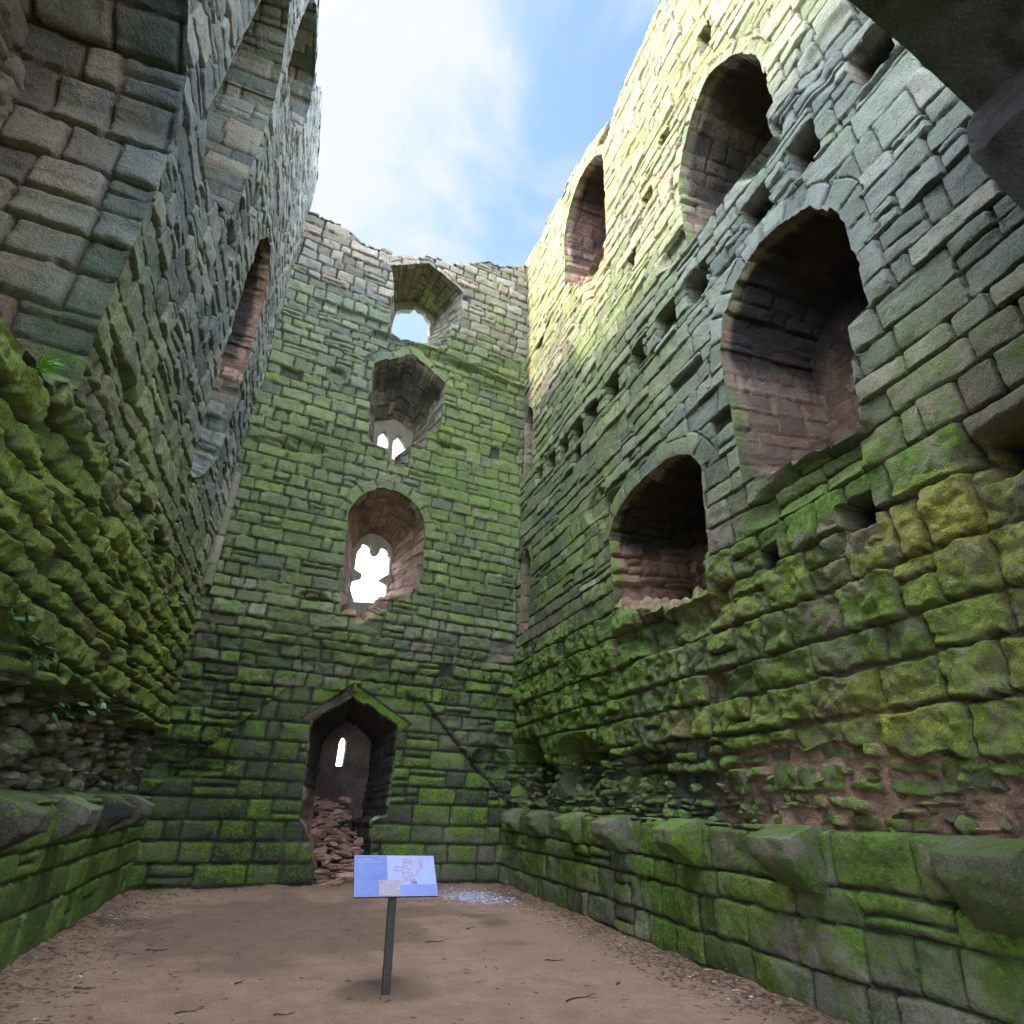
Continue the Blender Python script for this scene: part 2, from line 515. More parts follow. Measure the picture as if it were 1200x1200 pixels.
# ------------------------------------------------------------------ materials
class NT:
    def __init__(s, name):
        s.m = bpy.data.materials.new(name); s.m.use_nodes = True; s.t = s.m.node_tree; s.t.nodes.clear()
        s.out = s.t.nodes.new('ShaderNodeOutputMaterial'); s.b = s.t.nodes.new('ShaderNodeBsdfPrincipled')
        s.t.links.new(s.b.outputs[0], s.out.inputs[0])
        s.b.inputs['Specular IOR Level'].default_value = 0.3
    def n(s, ty, **k):
        x = s.t.nodes.new(ty)
        for a, v in k.items(): setattr(x, a, v)
        return x
    def l(s, a, b): s.t.links.new(a, b)
    def attr(s, a):
        x = s.n('ShaderNodeAttribute'); x.attribute_name = a; return x.outputs['Fac']
    def noise(s, sc, det=4, rough=.55, vec=None, dist=0):
        x = s.n('ShaderNodeTexNoise'); x.inputs['Scale'].default_value = sc; x.inputs['Detail'].default_value = det
        x.inputs['Roughness'].default_value = rough; x.inputs['Distortion'].default_value = dist
        if vec is None: vec = s.pos()
        s.l(vec, x.inputs['Vector']); return x.outputs['Fac']
    def pos(s):
        if not hasattr(s, '_p'):
            s._p = s.n('ShaderNodeNewGeometry').outputs['Position']
        return s._p
    def math(s, op, a, b=None, c=None, clamp=False):
        x = s.n('ShaderNodeMath'); x.operation = op; x.use_clamp = clamp
        for i, v in enumerate((a, b, c)):
            if v is None: continue
            if isinstance(v, (int, float)): x.inputs[i].default_value = v
            else: s.l(v, x.inputs[i])
        return x.outputs[0]
    def mr(s, v, a, b, c=0., d=1.):
        x = s.n('ShaderNodeMapRange'); x.interpolation_type = 'SMOOTHSTEP'
        for i, q in enumerate((v, a, b, c, d)):
            if isinstance(q, (int, float)): x.inputs[i].default_value = q
            else: s.l(q, x.inputs[i])
        return x.outputs[0]
    def mix(s, f, a, b, bt='MIX'):
        x = s.n('ShaderNodeMix'); x.data_type = 'RGBA'; x.blend_type = bt
        for i, q in ((0, f), (6, a), (7, b)):
            if isinstance(q, (int, float)): x.inputs[i].default_value = q
            elif isinstance(q, tuple): x.inputs[i].default_value = (*q, 1)
            else: s.l(q, x.inputs[i])
        return x.outputs[2]
    def bump(s, hgt, dist, st=1.0, prev=None):
        x = s.n('ShaderNodeBump'); x.inputs['Strength'].default_value = st; x.inputs['Distance'].default_value = dist
        s.l(hgt, x.inputs['Height'])
        if prev is not None: s.l(prev, x.inputs['Normal'])
        return x.outputs[0]

def stone_material():
    m = NT('mossy_sandstone')
    st, rn, rb = m.attr('stone'), m.attr('rnd'), m.attr('rnb')
    moss, alg, pink, lic, crust_shade = (m.attr(a) for a in ('moss', 'algae', 'pink', 'lichen', 'crust_shade')); cool = m.attr('cool')
    nb = m.noise(0.9, 5, .6); nm = m.noise(4.5, 6, .62); nf = m.noise(22, 6, .65); nx = m.noise(70, 5, .7); ng = m.noise(210, 2, .5)
    # bare stone
    c = m.mix(m.mr(rn, .15, .85), (0.19, 0.165, 0.125), (0.26, 0.225, 0.165))
    c = m.mix(m.math('MULTIPLY', m.mr(rb, .90, .99), m.mr(pink, .0, .3, .25, 1)), c, (0.27, 0.165, 0.12))
    c = m.mix(m.mr(nm, .35, .7, 0, .55), c, (0.19, 0.165, 0.14))
    pk = m.mix(m.mr(rb, .2, .9), (0.30, 0.165, 0.115), (0.36, 0.225, 0.16))
    pk = m.mix(m.mr(nm, .40, .66, 0, .7), pk, (0.22, 0.125, 0.095))
    pfac = m.mr(m.math('ADD', pink, m.math('MULTIPLY', m.math('SUBTRACT', nm, .5), .9)), .35, .65)
    c = m.mix(pfac, c, pk)
    bright = m.math('ADD', m.math('MULTIPLY', rn, .5), .72)
    hsv = m.n('ShaderNodeHueSaturation'); m.l(c, hsv.inputs['Color']); m.l(bright, hsv.inputs['Value']); c = hsv.outputs[0]
    # mortar / earth in the joints
    mort = m.mix(m.mr(nm, .32, .52), (0.15, 0.10, 0.07), (0.38, 0.235, 0.165))
    mort = m.mix(m.mr(pink, .15, .6), (0.045, 0.042, 0.032), mort)
    c = m.mix(m.math('SUBTRACT', 1.0, st), c, mort)
    # lichen, yellow-ochre
    lf = m.mr(m.math('ADD', m.math('ADD', lic, m.math('MULTIPLY', m.math('SUBTRACT', nm, .5), 1.1)), m.math('MULTIPLY', m.math('SUBTRACT', rb, .5), .5)), .45, .8, 0, .8)
    c = m.mix(lf, c, m.mix(nf, (0.215, 0.185, 0.042), (0.27, 0.23, 0.075)))
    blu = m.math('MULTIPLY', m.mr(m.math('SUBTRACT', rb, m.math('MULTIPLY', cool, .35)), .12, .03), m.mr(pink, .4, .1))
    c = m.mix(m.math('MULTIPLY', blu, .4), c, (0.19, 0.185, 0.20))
    # pale algae film
    af = m.math('ADD', alg, m.math('MULTIPLY', m.math('SUBTRACT', nm, .5), .8))
    af = m.math('ADD', af, m.math('MULTIPLY', m.math('SUBTRACT', rb, .55), -.28))
    af = m.math('ADD', af, m.math('MULTIPLY', m.math('SUBTRACT', nb, .5), .6))
    af = m.mr(af, .28, .85, 0, .88)
    ac = m.mix(m.mr(nf, .3, .7), (0.110, 0.160, 0.048), (0.205, 0.262, 0.098))
    ac = m.mix(m.mr(rn, .1, .9, 0, .5), ac, (0.135, 0.165, 0.095))
    ac = m.mix(m.mr(cool, .0, 1.0, 0, .8), ac, m.mix(rn, (0.115, 0.155, 0.165), (0.19, 0.225, 0.25)))  # cool: bluer, paler stone; on left and back walls it paints a flare veil
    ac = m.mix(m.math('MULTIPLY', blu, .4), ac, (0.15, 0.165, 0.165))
    nk = m.noise(.45, 5, .6)
    ac = m.mix(1.0, ac, m.mix(m.mr(nk, .35, .65), (.62, .66, .70), (1.14, 1.10, .98)), 'MULTIPLY')
    ac = m.mix(1.0, ac, m.mix(rn, (.74, .76, .78), (1.16, 1.14, 1.10)), 'MULTIPLY')
    jf = m.math('ADD', m.math('MULTIPLY', st, .78), .22)
    c = m.mix(m.math('MULTIPLY', af, jf), c, ac)
    # damp black crust, plus shade painted into recesses, sockets and the arch
    sf = m.math('ADD', m.math('ADD', crust_shade, m.math('MULTIPLY', m.math('SUBTRACT', nb, .5), 1.2)), m.math('MULTIPLY', m.math('SUBTRACT', nf, .5), .5))
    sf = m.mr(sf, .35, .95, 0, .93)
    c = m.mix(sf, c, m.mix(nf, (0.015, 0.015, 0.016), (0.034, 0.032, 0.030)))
    # moss cushions: like flatter, upward and fine-noise places
    nz = m.n('ShaderNodeSeparateXYZ'); m.l(m.n('ShaderNodeNewGeometry').outputs['Normal'], nz.inputs[0])
    mf = m.math('ADD', moss, m.math('MULTIPLY', m.math('SUBTRACT', nf, .5), 1.3))
    mf = m.math('ADD', mf, m.math('MULTIPLY', m.math('SUBTRACT', nm, .5), 1.3))
    mf = m.math('ADD', mf, m.math('MULTIPLY', m.math('SUBTRACT', nb, .5), .8))
    mf = m.math('ADD', mf, m.math('MULTIPLY', nz.outputs[2], .22))
    mf = m.math('ADD', mf, m.math('MULTIPLY', m.math('SUBTRACT', rn, .5), .3))
    mf = m.math('ADD', mf, m.math('MULTIPLY', m.math('SUBTRACT', nx, .5), .8))
    mf = m.mr(mf, .36, .92, 0, .95)
    mc = m.mix(m.mr(nf, .3, .7), (0.034, 0.074, 0.007), (0.115, 0.222, 0.012))
    mc = m.mix(m.mr(nb, .4, .7, 0, .22), mc, (0.17, 0.18, 0.045))
    mc = m.mix(m.math('MULTIPLY', m.mr(lic, .05, .7), m.mr(nx, .35, .6, .4, .9)), mc, (0.26, 0.255, 0.045))
    mc = m.mix(1.0, mc, m.mix(rn, (.70, .72, .75), (1.2, 1.16, 1.1)), 'MULTIPLY')
    c = m.mix(m.math('MULTIPLY', mf, jf), c, mc)
    sm = m.n('ShaderNodeMapping'); sm.inputs['Scale'].default_value = (1, 1, .13); m.l(m.pos(), sm.inputs['Vector'])
    ns = m.noise(5.0, 4, .6, vec=sm.outputs[0])
    c = m.mix(m.mr(ns, .56, .72, 0, .25), c, (0.05, 0.055, 0.04))
    # grain, tiny weathering holes and pale flecks
    c = m.mix(1.0, c, m.mix(m.mr(nx, .28, .72), (.62, .62, .62), (1.28, 1.28, 1.28)), 'MULTIPLY')
    c = m.mix(1.0, c, m.mix(m.mr(ng, .3, .7), (.82, .82, .82), (1.16, 1.16, 1.16)), 'MULTIPLY')
    vp = m.n('ShaderNodeTexVoronoi'); vp.inputs['Scale'].default_value = 17; m.l(m.pos(), vp.inputs['Vector'])
    hole = m.math('MULTIPLY', m.mr(vp.outputs['Distance'], .16, .06), m.mr(nm, .50, .60))
    c = m.mix(m.math('MULTIPLY', hole, .75), c, (0.02, 0.018, 0.015))
    vq = m.n('ShaderNodeTexVoronoi'); vq.inputs['Scale'].default_value = 9; m.l(m.pos(), vq.inputs['Vector'])
    fl = m.math('MULTIPLY', m.mr(vq.outputs['Distance'], .10, .05), m.mr(nb, .5, .6))
    c = m.mix(m.math('MULTIPLY', fl, .6), c, (0.42, 0.42, 0.38))
    m.l(c, m.b.inputs['Base Color'])
    m.b.inputs['Roughness'].default_value = 0.9
    pits = m.n('ShaderNodeTexVoronoi'); pits.inputs['Scale'].default_value = 38; m.l(m.pos(), pits.inputs['Vector'])
    b = m.bump(nm, 0.06, .7)
    b = m.bump(nf, 0.035, 1.0, b)
    b = m.bump(m.mr(pits.outputs['Distance'], .0, .35), 0.005, .5, b)
    b = m.bump(hole, -0.012, .8, b)
    b = m.bump(nx, 0.013, 1.0, b)
    m.l(b, m.b.inputs['Normal'])
    return m.m
STONE = stone_material()

def simple(name, col, rough=.7, metal=0, nsc=30, var=.25, bump=0.002):
    m = NT(name)
    nf = m.noise(nsc, 5, .6)
    d = tuple(x * (1 - var) for x in col); u = tuple(min(1, x * (1 + var)) for x in col)
    m.l(m.mix(m.mr(nf, .3, .7), d, u), m.b.inputs['Base Color'])
    m.b.inputs['Roughness'].default_value = rough; m.b.inputs['Metallic'].default_value = metal
    if bump: m.l(m.bump(nf, bump, .7), m.b.inputs['Normal'])
    return m.m

def ground_material():
    m = NT('damp_sandy_earth')
    n0 = m.noise(0.55, 4, .5, dist=.4); n1_ = m.noise(3, 5, .6); n2 = m.noise(30, 6, .7); n3 = m.noise(160, 3, .6)
    damp = m.attr('damp')
    c = m.mix(m.mr(n1_, .3, .7), (0.27, 0.170, 0.108), (0.36, 0.235, 0.155))
    c = m.mix(m.mr(n2, .50, .8, 0, .4), c, (0.16, 0.105, 0.07))
    c = m.mix(m.mr(n3, .58, .75, 0, .6), c, (0.42, 0.31, 0.22))
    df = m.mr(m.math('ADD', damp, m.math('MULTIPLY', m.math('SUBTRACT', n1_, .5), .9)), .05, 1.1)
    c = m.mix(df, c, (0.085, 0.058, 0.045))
    c = m.mix(1.0, c, m.mix(m.mr(n3, .3, .7), (.72, .72, .72), (1.25, 1.25, 1.25)), 'MULTIPLY')
    m.l(c, m.b.inputs['Base Color']); m.b.inputs['Roughness'].default_value = .92
    b = m.bump(n1_, 0.08, .7); b = m.bump(n2, 0.03, 1, b); b = m.bump(n3, 0.009, 1, b)
    m.l(b, m.b.inputs['Normal'])
    return m.m
GROUND = ground_material()
GRASSLAND = simple('outside_grass', (0.09, 0.13, 0.035), .95, nsc=2, var=.4, bump=.05)

# ------------------------------------------------------------------ setting out
BL = np.array([-1.618125, 12.84375]); BR = np.array([5.0409375, 13.4878125])
R2 = np.array([4.7184375, 4.820625]); L1 = np.array([-1.8, 7.696875])
WB = Wall(BL, BR, -1)                                   # back wall
SET_R, SET_L = 0.22, 0.10
WR = Wall(R2 + [SET_R, 0], BR + [SET_R, 0], 1)          # right wall, above its ledge
WL = Wall(L1 - [SET_L, 0], BL - [SET_L, 0], -1)         # left wall
WRP = Wall(R2, BR, 1); WLP = Wall(L1, BL, -1)           # the ledges' own faces
CAM = np.array([0, 0, 1.5])

def interp(pts):
    a = np.array(pts)
    return lambda u: np.interp(u, a[:, 0], a[:, 1])

def ragged_top(base, seed, amp=0.16):
    f = interp(base)
    r = np.random.RandomState(seed)
    steps = np.cumsum(r.uniform(.2, .6, 120)) - 10; hs = r.uniform(-1, 1, 121)
    def g(u):
        u = np.asarray(u, float)
        k = np.searchsorted(steps, u)
        return f(u) + amp * hs[np.clip(k, 0, 120)] * .7 + amp * .6 * fbm(u, u * 0, 3.0, 3, seed)
    return g

top_back = ragged_top([(-1, 16.2), (0, 16.25), (1.1, 16.3), (1.6, 15.85), (2.4, 16.0), (3.5, 16.5), (4.7, 16.75), (5.4, 17.35), (6.0, 17.5), (6.7, 17.85), (8, 18)], 4, .13)
top_right = ragged_top([(-12, 17), (0.5, 17.35), (2.0, 17.1), (2.7, 16.9), (3.8, 17.4), (4.6, 17.7), (7.1, 18.1), (9.4, 18.6), (12, 18.6)], 8, .2)
top_left = ragged_top([(-12, 16.5), (0.05, 16.6), (1.8, 16.55), (2.3, 17.3), (2.8, 17.8), (5.2, 17.9), (9, 18.1)], 9, .14)

# ------------------------------------------------------------------ RIGHT WALL
right = empty('stone_wall', (5, 5, 0), 'tall right wall with big arched recesses, rows of joist holes and sunlit top', 'stone wall')
def out_at(P): return np.array(P, float)

A_P = wobble(resample([(0.24, 5.25)] [:0] + head(-1.9, .27, 7.2, 1.13)[::-1] + [(-1.9, 6.15), (-1.62, 6.1), (-1.60, 5.75), (-1.55, 5.7), (-1.53, 5.3), (-1.42, 4.92)] + steps((-1.42, 4.92), (.24, 5.2), 5, 1), .03), 0.008, 3)
B_P = wobble(resample(head(1.0, 3.74, 5.78, .66)[::-1] + [(1.06, 5.5), (1.02, 5.0), (1.05, 4.5)] + steps((1.02, 4.5), (2.2, 4.0), 3, 2) + steps((2.2, 4.0), (3.68, 4.55), 3, 3), .03), 0.012, 5)
C_P = wobble(resample(head(-1.44, .68, 11.2, 1.65, .25)[::-1] + [(-1.44, 11.2), (-1.46, 10.35), (-1.30, 10.3), (-1.32, 9.8)] + steps((-1.32, 9.8), (.68, 9.9), 4, 4) + [(.69, 10.4)], .03), 0.006, 7)
D_P = wobble(resample(head(3.28, 5.66, 15.65, 1.25)[::-1] + [(3.30, 13.3)] + steps((3.3, 13.3), (4.4, 12.95), 2, 5) + steps((4.4, 12.95), (5.6, 14.0), 4, 6), .03), 0.012, 8)
E_P = wobble(resample(arch(7.85, 8.5, 9.5, 11.25, .5, .4), .04), .01, 9)
F_P = wobble(resample(arch(7.8, 8.45, 5.2, 6.85, .5, .4), .04), .01, 10)
openings_right = [dict(P=A_P, ring=.30, spring=6.9), dict(P=B_P, ring=.30, spring=5.85, vlen=.5), dict(P=C_P, ring=.22, spring=11.3), dict(P=D_P, ring=.22, spring=15.9), dict(P=E_P, ring=.16, spring=11.2, vlen=.28), dict(P=F_P, ring=.16, spring=6.8, vlen=.28)]

layR = Layout(-9, 11, 1.1, 19.5, lambda v: (0.30, 0.50) if v < 4.3 else ((0.26, 0.46) if v < 8.7 else (0.22, 0.38)),
              lambda v: (0.35, 0.95) if v < 4.5 else (0.34, 0.88), 21, fixed=[1.45, 4.05, 4.5, 8.75, 9.25])
layRub = Layout(-9, 11, 1.1, 5.2, lambda v: (0.12, 0.28), lambda v: (0.18, 0.55), 22)
SOCK0 = [(-2.72, 9.18, .38, .55), (-1.68, 9.0, .34, .5), (-0.78, 9.05, .40, .45), (0.62, 9.0, .42, .5), (1.5, 9.06, .42, .42), (2.45, 9.05, .34, .4), (3.45, 9.05, .42, .42), (4.3, 9.04, .36, .4),
        (5.1, 9.06, .42, .42), (5.9, 9.08, .38, .4), (6.65, 9.1, .36, .4), (7.35, 9.12, .3, .36),
        (8.5, 4.27, .17, .4), (7.2, 4.27, .17, .4), (5.9, 4.27, .18, .4), (4.5, 4.3, .2, .42),
        (0.05, 4.12, .30, .30), (-1.18, 4.12, .40, .34), (-2.62, 4.05, .5, .4),
        (-0.5, 13.9, .3, .6), (1.6, 12.3, .32, .3), (2.35, 11.3, .3, .5), (7.3, 13.2, .22, .3), (0.9, 13.1, .35, .3), (-2.5, 11.9, .3, .4)]

SOCK = [(a, b - (.03 if 8.9 < b < 9.3 else 0), (c * 1.28 if 8.9 < b < 9.3 else c), (d * 1.18 if 8.9 < b < 9.3 else d)) for (a, b, c, d) in SOCK0]
def hf_right(U, V):
    low = 1 - sst(3.9, 4.7, V + .35 * fbm(U, V, .7, 3, 9) - 0.03 * (U))      # eroded natural-faced zone
    rub = (1 - sst(1.75, 2.35, V + .40 * fbm(U, V, .8, 3, 31) - .05 * np.clip(U, 0, 6)))
    near = 1 - sst(-3.0, 6.0, U)
    pr = dict(warp=.013 + .014 * low, ragged=.007 + .012 * low, jw=.008 + .008 * low, rw=.016 + .012 * low,
              jd=.065 + .02 * low, off=.022 + .016 * low, tilt=.035 + .02 * low, rough=.014 + .010 * low,
              ridge=.022 + .075 * low, split=.12, miss=.008 + .008 * low, pit=.14, edge=.012 + .014 * low, bulge=.004, crumb=.003 + .006 * low)
    h, e, r0, r1, r2, x = masonry(U, V, layR, pr, 100)
    pr2 = dict(warp=.045, ragged=.02, jw=.020, rw=.022, jd=.06, off=.06, tilt=.08, rough=.02, ridge=.07, split=.25, miss=.26, pit=.07, edge=.03, corner=.07)
    h2, e2, q0, q1, q2, x2 = masonry(U, V, layRub, pr2, 200)
    m = rub > 0.5
    h = np.where(m, h2 - .02, h); e = np.where(m, e2 * sst(.20, .36, vn(U * 1.6, V * 2.2, None, 77) + .25 * vn(U * 6, V * 6, None, 78) + .05 * U), e); r0 = np.where(m, q0, r0); r1 = np.where(m, q1, r1)
    # joist sockets
    sk = np.zeros(U.shape)
    for (su, sv, sw, sh) in SOCK:
        jit = .02 * fbm(U, V, 5, 2, 60)
        d = np.maximum(np.abs(U - su) - sw / 2, np.abs(V - sv) - sh / 2) + jit
        k = 1 - sst(-.02, .01, d)
        h = h * (1 - k) + (-.62) * k; e = e * (1 - k); sk = np.maximum(sk, k)
    # projecting stub stones between the upper sockets
    for su in (0.1, 1.05, 1.98, 2.95, 3.88, 4.7, 5.5, 6.28, 7.0, -1.22):
        d = np.hypot((U - su) / .17, (V - 8.98) / .22) + .25 * fbm(U, V, 4, 2, 61)
        k = 1 - sst(.6, 1.05, d)
        h = h + .0 * k
    # torn places
    for (u, v, ru, rv, dp) in ((-2.9, 4.1, .7, .22, .22), (3.75, 6.35, .45, .35, .14), (4.3, 6.75, .35, .3, .10), (3.9, 12.6, .5, .9, .16),
                               (2.0, 3.9, 1.3, .35, .20), (-0.6, 4.75, .9, .28, .10), (7.6, 2.1, 1.2, .62, .75), (5.2, 2.15, .9, .5, .5), (3.0, 1.95, .7, .3, .28), (-1.0, 9.9, .5, .35, .2), (-2.5, 9.9, .5, .5, .1), (1.0, 10.2, .5, .2, .12)):
        k = blob(U, V, u, v, ru, rv, .4, 63)
        h = h - dp * k * (.75 + .5 * facet(U, V, 3.0, 64)); e = e * (1 - .3 * k)
    # moderate bulging of the old face
    h = h + .05 * fbm(U, V, .35, 2, 65) + .02 * low
    hi = sst(9.5, 12.5, V); mid = sst(4.3, 6.5, V) * (1 - hi)
    moss = .60 * (1 - sst(3.6, 5.4, V)) + .22 * low * (vn(U * 2.1, V * 2.1, None, 34) - .5) + .12 * (1 - hi) + .55 * blob(U, V, -.7, 4.6, 1.1, .55) + .3 * blob(U, V, 6, 5, 3.5, 3.5) * (1 - sst(7, 9, V)) + .10
    moss = moss - .60 * rub * (1 - sst(.0, 3, U)) * (1.25 - 1.05 * e) - .12 * hi
    algae = .50 + .30 * mid + .08 * hi - .45 * rub * (1 - e) * (1 - sst(0, 3, U))
    pink = .02 + .85 * rub * (1 - sst(-.5, 2.5, U)) * (1.15 - .75 * e) + .30 * low * (1 - rub) + .62 * blob(U, V, 3.9, 6.5, .8, .55) + .35 * hi * sst(.35, .7, vn(U * .6, V * .5, None, 5)) + .5 * blob(U, V, 4, 12.8, .8, 1.2)
    pink = pink + .22 * blob(U, V, 3.4, 8.2, 1.3, 1.0, .4, 8)
    lich = .72 * hi * (0.4 + .6 * sst(11, 15, V)) + low * near * (.02 + .85 * vn(U * 1.1, V * 1.3, None, 4)) * (1 - .5 * rub)
    crust_shade = .10 * low + .5 * (1 - sst(1.6, 4.0, V)) * sst(3.0, 6.5, U) + .08 * mid * near + 1.4 * sk  # painted shade inside the sockets; also darker towards the low far corner
    moss = moss - 1.2 * sk; algae = algae - 1.2 * sk
    return h, dict(stone=e, rnd=r0, rnb=r1, moss=moss, algae=algae, pink=pink, lichen=lich, crust_shade=crust_shade, cool=.75 * mid * (1 - sst(-.5, 3.5, U)))

usR = spaced(-7.0, WR.L + .35, lambda u: max(.012, .0024 * math.hypot(5, u + 4.82)))
vsR = spaced(1.2, 19.2, lambda v: max(.013, .0026 * math.hypot(5.6, v - 1.5)))
build_face('wall_face', WR, usR, vsR, hf_right, openings_right, top_right, STONE, right)
DARKREC = dict(moss=0.0, algae=0.12, pink=.55, lichen=0, crust_shade=.22)
def inner_scale(sx, sz, du=0, dz=0, clampfloor=None):
    def f(P):
        c = (P.min(0) + P.max(0)) / 2
        Q = c + (P - c) * [sx, sz] + [du, dz]
        return Q
    return f
def fade_attr(face, deep, L_=.35):
    return lambda U, V, D: face + (deep - face) * sst(0, L_, D + .1 * fbm(U, V, 3, 2, 9))
def painted_shade(lo, hi, z0, z1):  # shade painted into the stone colour, stronger towards the head of an opening
    return lambda U, V, D: (lo + (hi - lo) * sst(z0, z1, V)) * sst(0, .3, D)
RA = dict(moss=fade_attr(.35, -.1), algae=fade_attr(.7, .0), pink=.5, lichen=0, crust_shade=.45)
def rec(name, W, P, D, inner, seed, at, parent, **k):
    return reveal(name, W, P, D, inner, STONE, parent, seed, at, **k)
a = rec('arched_recess', WR, A_P, 1.6, inner_scale(.92, .92, .0, .05), 31, dict(RA, crust_shade=painted_shade(.25, 1.0, 6.3, 7.6)), right, rough_floor=.08); a['label'] = 'large round arched recess with dark brown back wall'
a = rec('arched_recess', WR, B_P, 1.5, inner_scale(.9, .9, 0, .05), 32, dict(RA, pink=.75, moss=fade_attr(.6, -.1), crust_shade=painted_shade(.0, 1.1, 5.2, 6.0)), right, rough_floor=.22, prm=dict(off=.07, tilt=.06, ridge=.06, rough=.03, jd=.09, jw=.014, split=.25)); a['label'] = 'lower round arched recess with broken sill'
a = rec('arched_recess', WR, C_P, 1.7, inner_scale(.92, .9), 33, dict(RA, pink=.4, crust_shade=painted_shade(.3, .9, 10.4, 11.6)), right); a['label'] = 'high arched recess in shade beside the joist holes'
a = rec('arched_recess', WR, D_P, 1.7, inner_scale(.9, .93), 34, dict(RA, pink=.6, moss=-.1, crust_shade=painted_shade(.0, .8, 14, 15.4)), right); a['label'] = 'topmost arched recess near the wall head'
rec('narrow_niche', WR, E_P, .4, inner_scale(.8, .95), 35, dict(RA, moss=.1), right, res=.05)
rec('narrow_niche', WR, F_P, .4, inner_scale(.8, .95), 36, dict(RA, moss=.2), right, res=.05)
coping('wall_head', WR, np.arange(-7, WR.L + .3, .07), top_right, 2.0, 0, STONE, right, dict(moss=.2, algae=.3, pink=.1, lichen=.5, crust_shade=0), 41)

# ------------------------------------------------------------------ ledge with corbels
def ledge(W, parent, u0, u1, z1, depth, seed, hfn, atf, res, side):
    lay = Layout(u0, u1, 0, z1, lambda v: (.30, .44), lambda v: (.42, .85), seed, fixed=[z1 - .42])
    lay.vb[-1] = max(lay.vb[-1], z1 + .01)
    us = spaced(u0, u1, res)
    vs = np.arange(-.12, z1 + .001, .02)
    U, V = np.meshgrid(us, vs, indexing='ij'); nu, nv = U.shape; U = U.ravel(); V = V.ravel()
    h, e, r0, r1, r2, _ = masonry(U, V, lay, hfn(U, V), seed)
    h = h + .03 * fbm(U, V, .6, 2, seed + 2)
    f = sst(0, .035, z1 - V); Vv = V.copy()
    h = h - .03 * (1 - f) ** 2
    P1 = W.pt(U, Vv, h).reshape(nu, nv, 3)
    # top shelf rows
    nd = int((depth + .75) / .03)
    dd = np.linspace(.02, depth + .75, nd)
    U2, D2 = np.meshgrid(us, dd, indexing='ij')
    z = z1 + .01 + .03 * fbm(U2, D2, 3, 4, seed + 3) + .10 * sst(depth - .05, depth + .5, D2) * (1 + fbm(U2, D2, 4, 3, seed + 8)) * .8
    P2 = W.pt(U2, z, -.05 - D2)
    P = np.concatenate([P1, P2], 1); nvt = P.shape[1]
    pad = lambda a, v: np.concatenate([a.reshape(nu, nv), np.broadcast_to(v, (nu, nd))], 1).ravel()
    at = atf(U, V)
    r_ = vn(U2 * 3, D2 * 3, None, 7)
    at2 = dict(stone=pad(e, .8), rnd=pad(r0, r_), rnb=pad(r1, .4))
    for k in at: at2[k] = pad(at[k], dict(moss=.42, algae=.5, pink=.1, lichen=0, crust_shade=.5)[k])
    F = gridfaces(nu, nvt)
    if np.dot(np.cross(W.ud, [0, 0, 1]), W.n) < 0: F = F[:, ::-1]
    return mesh_from('ledge', P.reshape(-1, 3), F, at2, STONE, parent)

def corbel(W, u, z1, wd, pr, ht, parent, seed, at):
    """a weathered corbel stone: sloping top, blunt nose, underside cut back to the wall"""
    n1_, n2_ = 26, 40
    prof = np.array([(-.10, z1 + .02), (.06, z1 + .015), (pr * .6, z1 - .035), (pr * 1.02, z1 - .09), (pr * 1.0, z1 - .23), (pr * .84, z1 - ht * .60), (pr * .30, z1 - ht * .95), (-.05, z1 - ht)])
    pp = resample(prof, .022, closed=False); n2_ = len(pp)
    s = np.linspace(-1, 1, n1_)
    # wrap sides: clamp to a box with rounded shoulders
    us_ = np.concatenate([[-1.0, -1.0], s, [1.0, 1.0]])
    inset = np.concatenate([[0.0, .6], np.ones(n1_), [.6, 0.0]])
    U, K = np.meshgrid(us_, np.arange(n2_), indexing='ij')
    IN = np.repeat(inset[:, None], n2_, 1)
    cx, cz = -.06, z1 - ht * .35
    X = cx + (pp[:, 0][None] - cx) * IN ; Z = cz + (pp[:, 1][None] - cz) * (IN)
    edge = 1 - np.abs(U) ** 14
    X = X - (1 - edge) * .02 * IN
    taper = 1 - .10 * (z1 - Z) / ht
    UU = u + U * wd / 2 * taper
    nn = fbm(UU * 1.0 + seed, Z + X * 2, 3.2, 4, seed)
    X = X + .014 * nn * IN + .045 * facet(UU + seed, Z + X, 4.2, seed) * IN + .007 * fbm(UU, Z + X, 14, 3, seed + 4) * IN; Z = Z + .014 * fbm(UU - seed, X * 2 + Z, 5, 3, seed + 1) * IN
    P = W.pt(UU, Z, X)
    at2 = dict(stone=1.0, rnd=(seed * .37) % 1, rnb=.3)
    n_ = UU.size
    at2 = {k: np.full(n_, float(v)) for k, v in at2.items()}
    for k, v in at.items():
        at2[k] = v(UU.ravel(), Z.ravel()) if callable(v) else np.full(n_, float(v))
    F = gridfaces(len(us_), n2_)
    return mesh_from('corbel', P.reshape(-1, 3), F, at2, STONE, parent)

